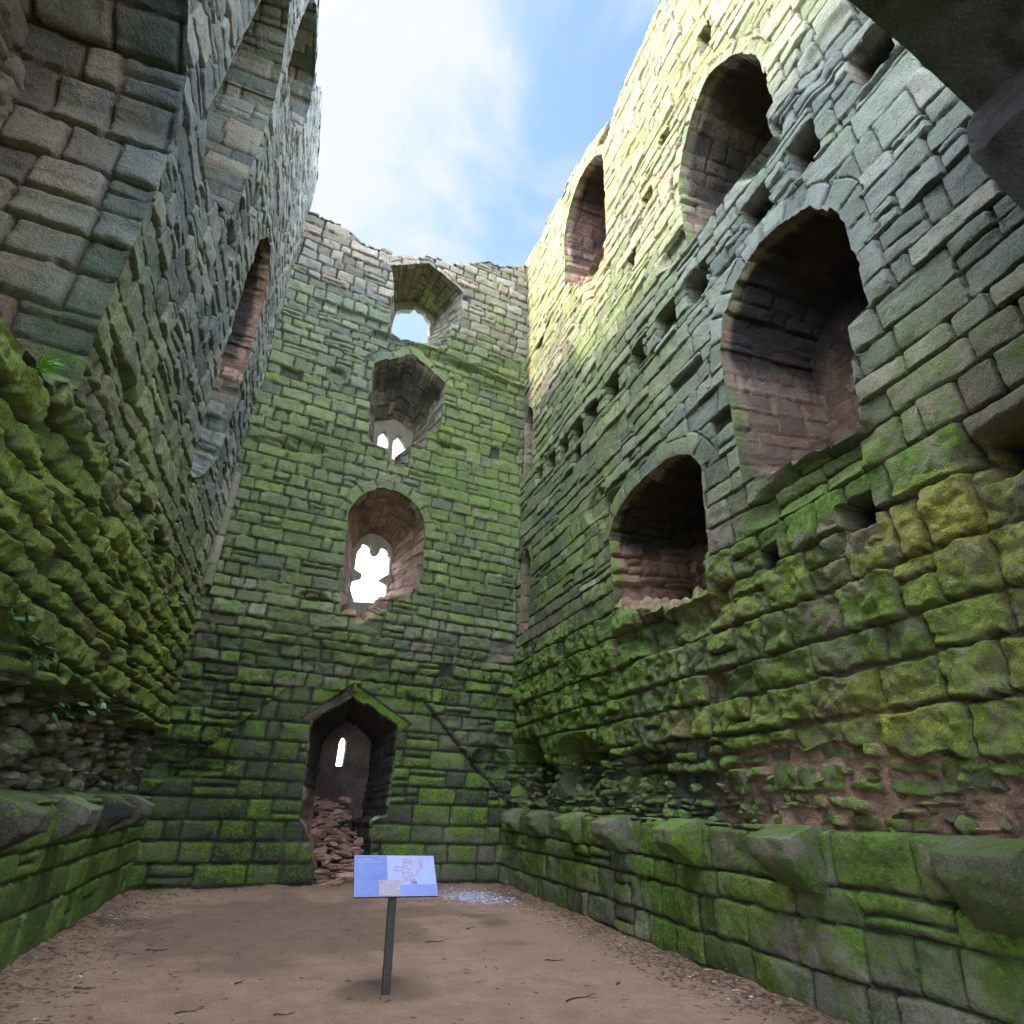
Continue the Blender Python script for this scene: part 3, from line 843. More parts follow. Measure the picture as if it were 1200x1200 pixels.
Z1 = 1.38
def hfnR(U, V):
    return dict(warp=.025, ragged=.010, jw=.008, rw=.024, jd=.055, off=.014, tilt=.02, rough=.018, ridge=.03, crumb=.004, split=.07, edge=.014, bulge=.012, corner=.05)
def atR(U, V):
    return dict(moss=.48 + .48 * sst(-.5, .6, fbm(U, V * .35, .9, 3, 301)) + .2 * sst(.2, .9, V), algae=.55 - 0 * U, pink=.15 * (1 - sst(.1, .5, V)) + 0 * U,
                lichen=.3 * sst(.5, .8, vn(U * 1.1, V * .3, None, 5)) * (1 - sst(0, 4, U)), crust_shade=.30 + .35 * sst(1.5, 6, U) - .15 * sst(.3, .7, vn(U * .8, V * .2, None, 15)) + .1 * (1 - sst(.1, .5, V)))
lr = ledge(WRP, right, -6.9, WRP.L + .1, Z1, .22, 51, hfnR, atR, lambda u: max(.014, .003 * math.hypot(5, u + 4.82)), 1)
CAT = dict(moss=lambda U, Z: .50 + .35 * (1 - sst(Z1 - .3, Z1 - .12, Z)), algae=.45, pink=.0, lichen=0.0, crust_shade=lambda U, Z: .48 + .0 * Z)
for k, (u, wd, pr, ht) in enumerate([(-1.78, .54, .30, .54), (0.0, .50, .40, .50), (1.72, .46, .38, .46), (3.38, .44, .36, .44), (4.85, .42, .33, .42), (6.3, .42, .30, .40), (7.7, .42, .28, .38), (-3.6, .5, .3, .5), (-5.3, .5, .3, .5)]):
    corbel(WRP, u, Z1 + .01, wd, pr, ht, lr, 60 + k, CAT)
plate('wall_core', WR, [[(-7, -.3), (WR.L + 2.2, -.3)] + [(u, float(top_right(u)) + .02) for u in np.arange(WR.L + 2.2, -7.01, -.25)]], -1.95, .2, STONE, right, dict(stone=1, rnd=.5, algae=.5))

# ------------------------------------------------------------------ BACK WALL
back = empty('stone_wall', (2, 13, 0), 'narrow far wall with a doorway at its foot and three windows stacked above it', 'stone wall')
W1_P = wobble(resample(head(2.42, 4.31, 7.35, .96) + [(4.31, 5.95)] + steps((4.31, 5.95), (3.1, 4.92), 5, 7) + steps((3.1, 4.92), (2.56, 5.45), 2, 8), .03), 0.006, 71)
W2_P = wobble(resample([(2.52, 10.2), (2.44, 10.9), (2.42, 11.9), (3.44, 12.62), (4.42, 12.0), (4.42, 10.6)] + steps((4.42, 10.6), (3.55, 8.98), 6, 9) + [(3.2, 9.05), (3.1, 9.35), (2.75, 9.42), (2.58, 9.6)], .03), 0.006, 72)
W3_P = wobble(resample([(2.64, 13.1), (2.6, 14.8), (2.4, 15.5), (3.5, 16.2), (4.68, 15.6), (4.7, 14.2)] + steps((4.7, 14.2), (4.1, 13.1), 3, 11) + [(3.6, 13.12), (3.0, 12.95)], .03), 0.008, 73)
DO_P = wobble(resample([(2.92, -.1), (2.9, .35), (2.72, .75), (2.5, 1.1), (2.44, 1.7), (2.40, 2.86), (2.75, 3.12), (3.16, 3.36), (3.65, 3.16), (4.16, 2.92), (4.18, 1.9), (4.16, 1.2), (3.86, 1.1), (3.92, .5), (3.95, -.1)], .035), .01, 74)
D_THK = 1.75
openings_back = [dict(P=W1_P, ring=.26, spring=7.5, vlen=.4), dict(P=W2_P, ring=.24, spring=11.9, vlen=.62), dict(P=W3_P, ring=.14, spring=15.5, vlen=.6), dict(P=DO_P)]
layB1 = Layout(-2, 9, -.3, 4, lambda v: (.30, .38), lambda v: (.42, .95), 81)
layB = Layout(-2, 9, 1.2, 19, lambda v: (.19, .34) if v < 5 else ((.24, .38) if v < 14.3 else (.24, .36)), lambda v: (.3, .85), 82)
hoodL = [(2.16, 2.84), (3.13, 3.64), (3.13, 3.36), (2.38, 2.76)]
hoodR = [(3.16, 3.64), (4.48, 2.93), (4.25, 2.74), (3.16, 3.36)]
def gable(U):
    return np.minimum(1.52 + 1.02 * (U + .03), 1.52 + .93 * (6.72 - U))
def hf_back(U, V):
    g = np.minimum(gable(U) + .06 * fbm(U, V, 1.3, 3, 5), 3.45)
    ash = sst(-.02, .02, g - V)                     # ashlar below the old gable line
    band = np.abs(g - V)
    low = 1 - sst(4.6, 5.6, V + .4 * fbm(U, V, .7, 3, 6))
    hiz = sst(13.4, 14.2, V)
    pr = dict(warp=.020, ragged=.010 + .008 * low, jw=.010 + .005 * low, rw=.022 + .012 * low, jd=.08, ridge=.03 + .05 * low, off=.025 + .02 * low, tilt=.035 + .02 * low, rough=.018 + .02 * low,
              split=.10, crumb=.004 + .01 * low, miss=.006 + .012 * low, pit=.12, edge=.018, bulge=.008)
    h, e, r0, r1, r2, x = masonry(U, V, layB, pr, 300)
    pr2 = dict(warp=.015, ragged=.008, jw=.010, rw=.04, jd=.055, off=.014, tilt=.02, rough=.016, ridge=.02, split=.12, edge=.010, bulge=.03, corner=.06)
    h2, e2, q0, q1, q2, x2 = masonry(U, V, layB1, pr2, 310)
    h = h + .07 * low; h2 = h2 + .02
    gap = 1 - sst(.02, .07, band + .03 * fbm(U, V, 5, 2, 7))
    gap = gap * sst(.25, .5, vn(U * 1.2, V * 1.2, None, 19)) * (np.abs(U - 3.2) > 1.1)
    m = ash > .5
    h = np.where(m, h2, h); e = np.where(m, e2, e); r0 = np.where(m, q0, r0); r1 = np.where(m, q1, r1)
    h = h - gap * .06; e = e * (1 - .6 * gap); gapm = gap * .3
    for H in (hoodL, hoodR):
        P = resample(H, .05); d, _, _, _ = nearest(U, V, P); ins = inside(U, V, P)
        k = np.where(ins, sst(0, .04, d), 0)
        gr = np.where(ins, 1, 0)
        h = np.where(ins, -.03 + .06 * k + .035 * fbm(U, V, 3, 3, 90) - .04 * (fbm(U, V, 2.2, 2, 91) > .25), h); e = np.where(ins, k, e); r0 = np.where(ins, .7, r0); r1 = np.where(ins, .5, r1)
    # torn bits
    for (u, v, ru, rv, dp) in ((1.55, 11.1, .22, .25, .13), (1.2, 8.9, .5, .16, .12), (.5, 8.75, .5, .12, .10), (.3, 2.0, .7, .3, .25), (6.4, 2.3, .5, .35, .2), (4.75, 10.0, .5, .13, .10), (4.6, 9.7, .3, .5, .06), (5.9, 13.0, .8, .10, .16), (4.6, 12.75, .9, .10, .10), (2.0, 5.35, .35, .14, .12), (1.6, 13.25, 1.3, .08, .07)):
        k = blob(U, V, u, v, ru, rv, .4, 63)
        h = h - dp * k * (1 + .5 * fbm(U, V, 3.5, 3, 64))
    # weathered string at mid height, ragged shelf above the second window
    h = h + .13 * (1 - sst(.0, .13, np.abs(V - 12.98 + .18 * (U < 2.2) * 0 + .06 * fbm(U, V, 1, 2, 5) + .08 * np.maximum(0, U - 4.4)))) * (U > 2.2)
    h = h + .04 * fbm(U, V, .35, 2, 66)
    moss = .36 + .26 * (1 - sst(3.5, 6.2, V)) + .18 * blob(U, V, 5.5, 9.5, 1.6, 3.5) - .22 * hiz
    moss = moss + .35 * np.where(inside(U, V, np.array(hoodR)), 1, 0) - .5 * np.where(inside(U, V, np.array(hoodL)), 1, 0)
    algae = .62 + .26 * sst(4.6, 6.5, V) * (1 - sst(13, 15.5, V)) - .22 * hiz
    pink = .02 + .25 * hiz * vn(U, V, None, 12) + .45 * blob(U, V, 2.9, .6, .9, .7) + .25 * blob(U, V, 1.4, 7.0, 1.0, .6) + .12 * (gap > .4) + .5 * np.where(inside(U, V, np.array(hoodL)), 1, 0)
    crust_shade = .68 * (1 - sst(3.8, 6.6, V)) + .14 * (1 - sst(1.2, 3.8, V)) * vn(U, V, None, 44) * 1.6 + .10 * blob(U, V, 1.0, 6.2, 1.4, .8)
    lich = .10 + .25 * sst(9, 13, V) * sst(4.4, 5.4, U) + .05 * U * 0
    crust_shade = crust_shade + .7 * gapm
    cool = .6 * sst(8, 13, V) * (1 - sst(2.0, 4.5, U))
    return h, dict(stone=e, rnd=r0, rnb=r1, moss=moss, algae=algae, pink=pink, lichen=lich, crust_shade=crust_shade, cool=cool)
usB = np.arange(-.25, WB.L + .55, .024)
vsB = spaced(-.1, 18.6, lambda v: .0019 * math.hypot(13, v - 1.5))
build_face('wall_face', WB, usB, vsB, hf_back, openings_back, top_back, STONE, back)
coping('wall_head', WB, np.arange(-.2, WB.L + .5, .07), top_back, 1.9, 0, STONE, back, dict(moss=.1, algae=.3, pink=.1, lichen=.2, crust_shade=0), 42)

# holes as seen in the outer skin (u,z on the plane 1.75 m in)
H1 = [(3.08, 6.45), (3.29, 6.53), (3.28, 6.66), (3.09, 6.74), (3.08, 7.15), (3.13, 7.33), (3.17, 7.36), (3.17, 7.46), (3.24, 7.52), (3.34, 7.50), (3.42, 7.42), (3.41, 7.33), (3.46, 7.28), (3.5, 7.24), (3.58, 7.24), (3.63, 7.28), (3.66, 7.34), (3.66, 7.44), (3.74, 7.52), (3.84, 7.50), (3.90, 7.42), (3.89, 7.34), (3.96, 7.30), (3.98, 6.77), (3.88, 6.72), (3.75, 6.60), (3.92, 6.54), (3.98, 6.5), (3.98, 5.92), (3.6, 5.95), (3.2, 5.9), (3.06, 6.2)]
H2a = [(3.16, 10.5), (3.14, 10.76), (3.18, 10.9), (3.23, 10.98), (3.30, 11.06), (3.38, 10.98), (3.43, 10.9), (3.47, 10.75), (3.47, 10.48)]
H2b = [(3.62, 10.20), (3.60, 10.45), (3.58, 10.78), (3.65, 10.92), (3.75, 11.06), (3.84, 10.95), (3.92, 10.85), (3.97, 10.76), (4.06, 10.72), (4.0, 10.58), (3.96, 10.46), (4.0, 10.3), (4.02, 10.10), (3.85, 10.15)]
H3 = [(3.02, 14.65), (3.05, 15.1), (3.09, 15.55), (3.3, 15.72), (3.6, 15.85), (3.64, 16.0), (3.72, 16.08), (3.8, 15.97), (3.95, 15.98), (4.03, 15.9), (4.1, 15.75), (4.2, 15.66), (4.26, 15.5), (4.22, 15.35), (4.28, 15.1), (4.26, 14.85), (4.27, 14.68), (3.9, 14.6), (3.7, 14.55), (3.35, 14.43)]
HS = [(3.36, 2.12), (3.36, 2.60), (3.40, 2.70), (3.47, 2.72), (3.52, 2.66), (3.53, 2.5), (3.52, 2.12)]
def to_box(x0, x1, z0, z1_):
    def f(P):
        mn = P.min(0); mx = P.max(0); t = (P - mn) / (mx - mn)
        return np.stack([x0 + t[:, 0] * (x1 - x0), z0 + t[:, 1] * (z1_ - z0)], 1)
    return f
SPL = dict(moss=fade_attr(.25, .0, .3), algae=fade_attr(.7, .1, .5), pink=.62, lichen=.05, crust_shade=.08)
holes = []
SP2 = dict(SPL, crust_shade=painted_shade(.0, .75, 10.9, 11.9), pink=.28, algae=.35)
SP1 = dict(SPL, crust_shade=painted_shade(.0, .7, 7.2, 7.9))
SP3 = dict(SPL, crust_shade=painted_shade(.0, .55, 15.0, 15.8), algae=.4, pink=.2)
for (P, bx, Hs, seed, lab, at) in ((W1_P, (2.98, 4.06, 5.6, 7.8), [H1], 91, 'round headed window recess with broken tracery', SP1),
                                   (W2_P, (2.98, 4.14, 9.95, 11.5), [H2a, H2b], 92, 'pointed window recess with twin lancet lights', SP2),
                                   (W3_P, (2.9, 4.4, 14.2, 16.25), [H3], 93, 'topmost window recess with a ragged hole', SP3),):
    wo = reveal('window_recess', WB, P, D_THK, to_box(*bx), STONE, back, seed, at, back=False, prm=dict(rough=.014), rough_floor=.05)
    wo['label'] = lab
    box = [(bx[0] - .25, bx[2] - .25), (bx[1] + .25, bx[2] - .25), (bx[1] + .25, bx[3] + .25), (bx[0] - .25, bx[3] + .25)]
    plate('tracery', WB, [box] + Hs, HV - D_THK + .02, .20, STONE, wo, dict(stone=1, rnd=.6, rnb=.4, pink=.35, algae=.25, moss=0.05))
    holes.append(box)
dw = reveal('doorway', WB, DO_P, D_THK, to_box(3.0, 4.1, -.1, 3.1), STONE, back, 94, dict(moss=fade_attr(.3, .0, .3), algae=.2, pink=fade_attr(.2, .6, .5), lichen=0, crust_shade=lambda U, V, D: .45 * sst(0, .3, D) + .6 * sst(1.2, 2.4, V) * sst(0, .3, D) + .5 * sst(3.2, 3.9, U)), back=False, rough_floor=.05)  # doorway sides darken inwards and upwards: shade painted into the colour
box = [(2.8, -.25), (4.35, -.25), (4.35, 3.35), (2.8, 3.35)]
plate('slit_window', WB, [box, HS], HV - D_THK + .02, .2, STONE, dw, dict(stone=1, rnd=.3, rnb=.5, pink=.5, crust_shade=.85))
holes.append(box)
outer = [(-2.6, -.3), (WB.L + 2.6, -.3)] + [(u, float(top_back(u)) + .02) for u in np.arange(WB.L + 2.6, -2.61, -.25)]
sh = [[(b[0][0] + .1, b[0][1] + .1), (b[1][0] - .1, b[1][1] + .1), (b[2][0] - .1, b[2][1] - .1), (b[3][0] + .1, b[3][1] - .1)] for b in holes]
plate('wall_core', WB, [outer] + sh, -1.84 , .12, STONE, back, dict(stone=1, rnd=.5, algae=.5))

# ------------------------------------------------------------------ LEFT WALL
left = empty('stone_wall', (-2, 5, 0), 'tall left wall seen edge on, vivid moss low down, deep arched openings high up', 'stone wall')
J1_P = wobble(resample([(-2.72, 4.45), (-2.80, 5.0), (-2.86, 5.9), (-2.88, 6.9), (-3.0, 7.5), (-3.3, 7.95), (-3.9, 8.35), (-4.6, 8.5), (-5.4, 8.35), (-6.0, 7.7), (-6.1, 6.5), (-6.1, 4.5), (-5, 4.2), (-3.8, 4.1), (-3.1, 4.2)][::-1], .03), .015, 101)
J2_P = wobble(resample([(-0.55, 9.1), (-0.55, 11.8), (-0.75, 12.5), (-1.2, 13.1), (-1.6, 13.3), (-2.0, 12.9), (-2.3, 12.2), (-2.42, 11.2), (-2.5, 9.2), (-2.55, 8.5), (-2.1, 8.1), (-1.5, 8.3)][::-1], .03), .012, 102)
J3_P = wobble(resample([(3.0, 7.0), (3.05, 9.5), (3.0, 10.8), (2.6, 11.3), (2.1, 11.5), (1.6, 11.2), (1.2, 10.6), (1.1, 9.5), (1.2, 8.0), (1.22, 6.6), (1.45, 5.8), (2.2, 6.2)][::-1], .03), .02, 103)
J4_P = wobble(resample([(1.75, 14.4), (1.75, 15.7), (1.4, 16.2), (.6, 16.3), (-.1, 16.1), (-.6, 15.4), (-.65, 14.0), (-.45, 13.1), (.6, 13.6)][::-1], .04), .012, 104)
openings_left = [dict(P=J1_P, ring=0.0, spring=7.4), dict(P=J2_P, ring=.0, spring=12.0), dict(P=J3_P), dict(P=J4_P)]
layL = Layout(-9, 9, 1.1, 19, lambda v: (.20, .36) if v < 4.6 else (.24, .38), lambda v: (.28, .7), 111)
layLr = Layout(-9, 9, 1.1, 3.4, lambda v: (.10, .22), lambda v: (.14, .4), 112)
def hf_left(U, V):
    low = 1 - sst(4.2, 5.4, V + .35 * fbm(U, V, .7, 3, 9))
    rub = 1 - sst(2.15, 2.65, V + .35 * fbm(U, V, .9, 3, 31))
    pr = dict(warp=.012 + .012 * low, ragged=.008 + .008 * low, jw=.012 + .010 * low, rw=.018 + .014 * low, jd=.07 + .04 * low, off=.020 + .006 * low, tilt=.030,
              rough=.014 + .01 * low, crumb=.005 + .012 * low, ridge=.025 + .045 * low, split=.16, miss=.004 + .03 * low, pit=.12 + .1 * low, edge=.014 + .012 * low, bulge=.004)
    h, e, r0, r1, r2, x = masonry(U, V, layL, pr, 400)
    pr2 = dict(warp=.06, ragged=.03, jw=.012, rw=.05, jd=.10, off=.12, tilt=.10, rough=.06, ridge=.04, split=.3, miss=.15, pit=.15, edge=.02, corner=.06)
    h2, e2, q0, q1, q2, x2 = masonry(U, V, layLr, pr2, 410)
    m = rub > .5
    h2 = h2 - .38 * sst(.3, 1, rub) * sst(-4, 0, U) - .06
    h = np.where(m, h2, h); e = np.where(m, e2 * .8, e); r0 = np.where(m, q0, r0); r1 = np.where(m, q1, r1)
    for (u, v, ru, rv, dp) in ((-2.2, 2.3, .6, .4, .35), (1.2, 4.5, .5, .14, .2), (-.3, 8.9, .3, .22, .15), (0.2, 10.4, .2, .3, .12), (-3.2, 10.9, .35, .45, .35), (-2.6, 3.95, .5, .3, .1), (-1.7, 5.2, .3, .12, .12)):
        k = blob(U, V, u, v, ru, rv, .4, 63)
        h = h - dp * k
    h = h + .05 * fbm(U, V, .4, 2, 67)
    moss = .80 * (1 - sst(3.6, 5.6, V)) + .16 + .08 * blob(U, V, -1.8, 3.2, 2.0, 1.2) - .55 * rub - .10 * sst(8, 11, V) + .5 * blob(U, V, -.4, 2.55, .5, .25) * 1
    algae = .60 + .15 * (1 - low)
    pink = .04 + .25 * rub + .22 * blob(U, V, -3.3, 3.9, .5, .5)
    crust_shade = .06 + .35 * rub + .06 * (1 - low)
    return h, dict(stone=e, rnd=r0, rnb=r1, moss=moss, algae=algae, pink=pink, lichen=.30 * low * (1 - rub), crust_shade=crust_shade, cool=.95 * sst(4.8, 7.5, V))
usL = spaced(-7.0, WL.L + .15, lambda u: max(.014, .0027 * math.hypot(3, u + 7.7)))
vsL = spaced(1.2, 18.9, lambda v: max(.015, .0030 * math.hypot(4.5, v - 1.5)))
build_face('wall_face', WL, usL, vsL, hf_left, openings_left, top_left, STONE, left)
LJ = dict(moss=fade_attr(.25, .0, .4), algae=fade_attr(.75, .30, .9), pink=fade_attr(.05, .38, .6), lichen=0, crust_shade=.0, cool=.9)
a = rec('arched_opening', WL, J1_P, 1.35, inner_scale(.96, .96), 121, dict(LJ, moss=lambda U, V, D: .55 * (1 - sst(4.8, 5.9, V)) * (1 - sst(.3, .8, D))), left, prm=dict(rough=.022, jd=.075, jw=.014, off=.035, rw=.022, ridge=.03, split=.06), rough_floor=.1, ch=(.34, .52), cl=(.45, .8)); a['label'] = 'nearest opening with big pinkish jamb stones and rubble behind'
a = rec('arched_opening', WL, J2_P, 1.2, inner_scale(.9, .92), 122, dict(LJ, pink=fade_attr(.05, .2), algae=.6), left); a['label'] = 'tall pointed opening with smooth jamb blocks'
a = rec('arched_opening', WL, J3_P, .75, inner_scale(.9, .95), 123, dict(LJ, pink=lambda U, V, D: .25 + .3 * sst(8.0, 9.0, V), algae=lambda U, V, D: .75 - .55 * sst(7.5, 9.2, V), moss=lambda U, V, D: .35 * (1 - sst(6.5, 8.0, V)), crust_shade=painted_shade(.15, .95, 8.6, 9.6)), left, prm=dict(rough=.04, off=.05, tilt=.05)); a['label'] = 'tall broken opening with ragged reddish jamb'
a = rec('arched_opening', WL, J4_P, 1.1, inner_scale(.9, .95), 124, dict(LJ, pink=.15, crust_shade=.35), left); a['label'] = 'opening just below the wall head with pale jamb'
coping('wall_head', WL, np.arange(-7, WL.L + .2, .07), top_left, 2.0, 0, STONE, left, dict(moss=.2, algae=.4, pink=.1, lichen=.2, crust_shade=0), 43)
plate('wall_core', WL, [[(-7, -.3), (WL.L + 2.2, -.3)] + [(u, float(top_left(u)) + .02) for u in np.arange(WL.L + 2.2, -7.01, -.25)]], -1.95, .2, STONE, left, dict(stone=1, rnd=.5, algae=.5))
def hfnL(U, V):
    return dict(warp=.02, ragged=.006, jw=.008, rw=.025, jd=.045, off=.010, tilt=.012, rough=.014, ridge=.015, split=.08, edge=.010, bulge=.008, corner=.04)
def atL(U, V):
    return dict(moss=1.12 - .12 * sst(.3, .8, vn(U * 1.2, V * .4, None, 5)) - .5 * (1 - sst(-.02, .12, V)) - .35 * sst(4.6, 6, U), algae=.6 + 0 * U, pink=.0 * U, lichen=.12 + 0 * U, crust_shade=.05 + .4 * sst(Z1 - .12, Z1, V))
ll = ledge(WLP, left, -6.9, WLP.L + .1, Z1, .10, 52, hfnL, atL, lambda u: max(.014, .003 * math.hypot(3, u + 7.7)), -1)
CATL = dict(moss=lambda U, Z: .3 + .0 * U, algae=.3, pink=.0, lichen=0.0, crust_shade=.75)
for k, (u, wd) in enumerate([(-1.35, .45), (0.32, .45), (1.95, .42), (3.45, .40), (-3.1, .45), (-4.8, .45)]):
    corbel(WLP, u, Z1 + .01, wd, .30, .38, ll, 80 + k, CATL)
# engaged roll moulding in the far corner of the left wall
def roll():
    n_ = 12; zs = np.arange(5.15, 7.7, .03)
    Z, K = np.meshgrid(zs, np.arange(n_ + 1), indexing='ij')
    q = np.floor(Z / .62); fq = Z / .62 - q
    jn = np.minimum(fq, 1 - fq) * .62
    rad = .105 - .02 * (1 - sst(0, .03, jn)) + .008 * fbm(Z, K * .2, 4, 3, 4)
    a = math.pi * 2 * K / n_
    base = WL.pt(np.full(Z.shape, WL.L - .22), Z, np.full(Z.shape, .05))
    P = base + rad[..., None] * (np.cos(a)[..., None] * WL.ud + np.sin(a)[..., None] * WL.n)
    at = dict(stone=sst(0, .02, jn).ravel(), rnd=_h(q, q * 0, q * 0, 3).ravel(), rnb=_h(q, q * 0, q * 0, 9).ravel() * .9)
    at.update(dict(moss=np.full(Z.size, .28), algae=np.full(Z.size, .5), pink=np.full(Z.size, .35), lichen=np.zeros(Z.size), crust_shade=np.full(Z.size, .15)))
    return mesh_from('roll_moulding', P.reshape(-1, 3), gridfaces(*Z.shape), at, STONE, left)
roll()

# ------------------------------------------------------------------ FRONT ARCH overhead
class Plane3(Wall): pass
WF = Wall((-6.0, 1.0), (12.0, 1.0), 1)    # u = x + 6, court side +y
frontw = empty('stone_archway', (0, 0, 0), 'dark shadowed stone archway overhead at the upper right corner', 'archway')
def hf_front(U, V):
    lay = hf_front.lay
    h, e, r0, r1, r2, _ = masonry(U, V, lay, dict(warp=.03, off=.05, tilt=.05, rough=.04, jd=.06, rw=.06), 500)
    n_ = U.size
    return h, dict(stone=e, rnd=r0, rnb=r1, moss=np.full(n_, -.8), algae=np.full(n_, -.5), pink=np.full(n_, .0), lichen=np.zeros(n_), crust_shade=np.full(n_, 2.2))  # near-black colour paints the shade of the unlit arch
hf_front.lay = Layout(0, 18, -1, 14, lambda v: (.3, .5), lambda v: (.4, .9), 131)
FP = resample([(4.15, -.2), (4.15, 3.5), (4.3, 4.5), (4.8, 5.4), (5.5, 6.0), (6.4, 6.3), (7.3, 6.25), (7.9, 6.02), (8.36, 5.75), (8.75, 5.55), (9.16, 5.22), (8.98, 4.95), (8.88, 4.66), (9.16, 4.35), (9.3, 4.0), (9.3, -.2)][::-1], .05)
top_front = ragged_top([(-1, 8.0), (5, 7.4), (9, 7.8), (19, 9.5)], 12, .3)
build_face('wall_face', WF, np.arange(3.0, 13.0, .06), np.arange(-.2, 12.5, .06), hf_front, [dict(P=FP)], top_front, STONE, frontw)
reveal('arch_soffit', WF, FP, 2.2, lambda P: P, STONE, frontw, 132, dict(moss=-1.4, algae=-1.2, pink=.0, lichen=0, crust_shade=2.5), back=False, res=.06)
coping('wall_head', WF, np.arange(3.0, 13.0, .1), top_front, 2.2, 0, STONE, frontw, dict(moss=.3, algae=.4, pink=0, lichen=.2, crust_shade=0), 44)

# ------------------------------------------------------------------ GROUND
def ground():
    us = np.concatenate([np.arange(-3, 6.5, .035)]); vs = np.arange(.5, 14.5, .035)
    U, V = np.meshgrid(us, vs, indexing='ij')
    Z = .03 * fbm(U, V, .5, 3, 5) + .012 * fbm(U, V, 4, 4, 6) - .012 + .006 * fbm(U, V, 9, 2, 61)
    xl = -1.75 + (V - 7.7) * .03; xr = 4.72 + (V - 4.8) * .037
    eg = np.minimum(np.minimum(U - xl, xr - U), 13.1 - V)
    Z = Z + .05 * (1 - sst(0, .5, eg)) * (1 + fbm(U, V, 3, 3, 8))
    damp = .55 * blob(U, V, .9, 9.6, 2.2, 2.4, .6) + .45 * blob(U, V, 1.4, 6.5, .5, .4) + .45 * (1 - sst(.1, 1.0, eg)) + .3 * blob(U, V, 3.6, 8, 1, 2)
    at = dict(damp=damp.ravel())
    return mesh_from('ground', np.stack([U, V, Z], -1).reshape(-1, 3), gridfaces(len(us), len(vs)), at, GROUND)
g = ground(); tag(g, 'trodden brown sandy earth floor of the roofless tower', None, None, 'structure')
bm = bmesh.new()
rings = [12, 40, 150, 600, 3000]
me = bpy.data.meshes.new('terrain')
vs_ = []; fs_ = []
rs = [0.0] + rings
nseg = 48
hole = []
for r in rings:
    for k in range(nseg):
        a = 2 * math.pi * k / nseg
        vs_.append((1.8 + r * math.cos(a), 6.5 + r * math.sin(a), -.25 - (0 if r < 20 else .01 * min(r, 150)) + .3 * math.sin(3 * a) * (r > 30)))
for q in range(len(rings) - 1):
    for k in range(nseg):
        fs_.append((q * nseg + k, q * nseg + (k + 1) % nseg, (q + 1) * nseg + (k + 1) % nseg, (q + 1) * nseg + k))
c0 = len(vs_); vs_.append((1.8, 6.5, -.25))
for k in range(nseg): fs_.append((c0, k, (k + 1) % nseg))
me.from_pydata(vs_, [], fs_); me.materials.append(GRASSLAND)
to = bpy.data.objects.new('terrain', me); COL.objects.link(to); tag(to, 'grassland round the ruin seen only through the slit', None, None, 'structure')

# ------------------------------------------------------------------ info board
def beveled_box(name, sx, sy, sz, mat, parent, bev=.004, loc=(0, 0, 0)):
    bm = bmesh.new(); bmesh.ops.create_cube(bm, size=1)
    bmesh.ops.scale(bm, vec=(sx, sy, sz), verts=bm.verts)
    bmesh.ops.bevel(bm, geom=bm.edges[:], offset=bev, segments=2, affect='EDGES', profile=.6)
    bmesh.ops.translate(bm, vec=loc, verts=bm.verts)
    me = bpy.data.meshes.new(name); bm.to_mesh(me); bm.free(); me.materials.append(mat)
    o_ = bpy.data.objects.new(name, me); COL.objects.link(o_); o_.parent = parent
    return o_
BLUE = simple('board_blue_print', (0.060, 0.105, 0.30), .35, nsc=14, var=.12, bump=0)
PALE = simple('board_pale_print', (0.20, 0.235, 0.42), .35, nsc=10, var=.05, bump=0)
BAND = simple('board_band_print', (0.115, 0.155, 0.36), .35, nsc=10, var=.05, bump=0)
OCHRE = simple('board_photo_print', (0.21, 0.185, 0.23), .4, nsc=90, var=.35, bump=0)
MAPL = simple('board_map_ink', (0.23, 0.165, 0.22), .4, nsc=40, var=.2, bump=0)
MAPD = simple('board_map_dark', (0.09, 0.11, 0.22), .4, nsc=40, var=.2, bump=0)
WHITE = simple('board_white_ink', (0.16, 0.20, 0.36), .4, nsc=40, var=.05, bump=0)
BLACKM = simple('dark_painted_metal', (0.022, 0.02, 0.02), .5, nsc=40, var=.4, bump=.001)
board = bpy.data.objects.new('information_board', None); COL.objects.link(board)
board.location = (1.37, 6.36, 0); board.rotation_euler = (0, 0, math.radians(1.5))
tag(board, 'tilted blue information board with a castle plan on a dark post in the floor', 'information board')
beveled_box('post', .072, .05, .86, BLACKM, board, .006, (0.015, 0.06, .36)).rotation_euler = (0, math.radians(-2.2), 0)
pan = beveled_box('panel', .775, .40, .016, BLACKM, board, .004)
pan.location = (0, .07, .855); pan.rotation_euler = (math.radians(50), 0, math.radians(0))
def flat(name, rects, z, mat):
    bm = bmesh.new()
    for (x0, y0, x1, y1) in rects:
        q = [bm.verts.new((x, y, zz)) for zz in (z, z + .0008) for x, y in ((x0, y0), (x1, y0), (x1, y1), (x0, y1))]
        bm.faces.new(q[4:]); bm.faces.new((q[0], q[1], q[5], q[4])); bm.faces.new((q[1], q[2], q[6], q[5])); bm.faces.new((q[2], q[3], q[7], q[6])); bm.faces.new((q[3], q[0], q[4], q[7]))
    me = bpy.data.meshes.new(name); bm.to_mesh(me); bm.free(); me.materials.append(mat)
    o_ = bpy.data.objects.new(name, me); COL.objects.link(o_); o_.parent = pan
    return o_
flat('printed_sheet', [(-.384, -.196, .384, .196)], .0085, PALE)
flat('text_column', [(-.380, -.192, -.078, .192)], .0098, BLUE)
flat('caption_band', [(.035, -.190, .378, -.090)], .0098, BAND)
flat('site_photograph', [(-.165, -.192, .035, -.045)], .0112, OCHRE)
rr = random.Random(5)
tx = []
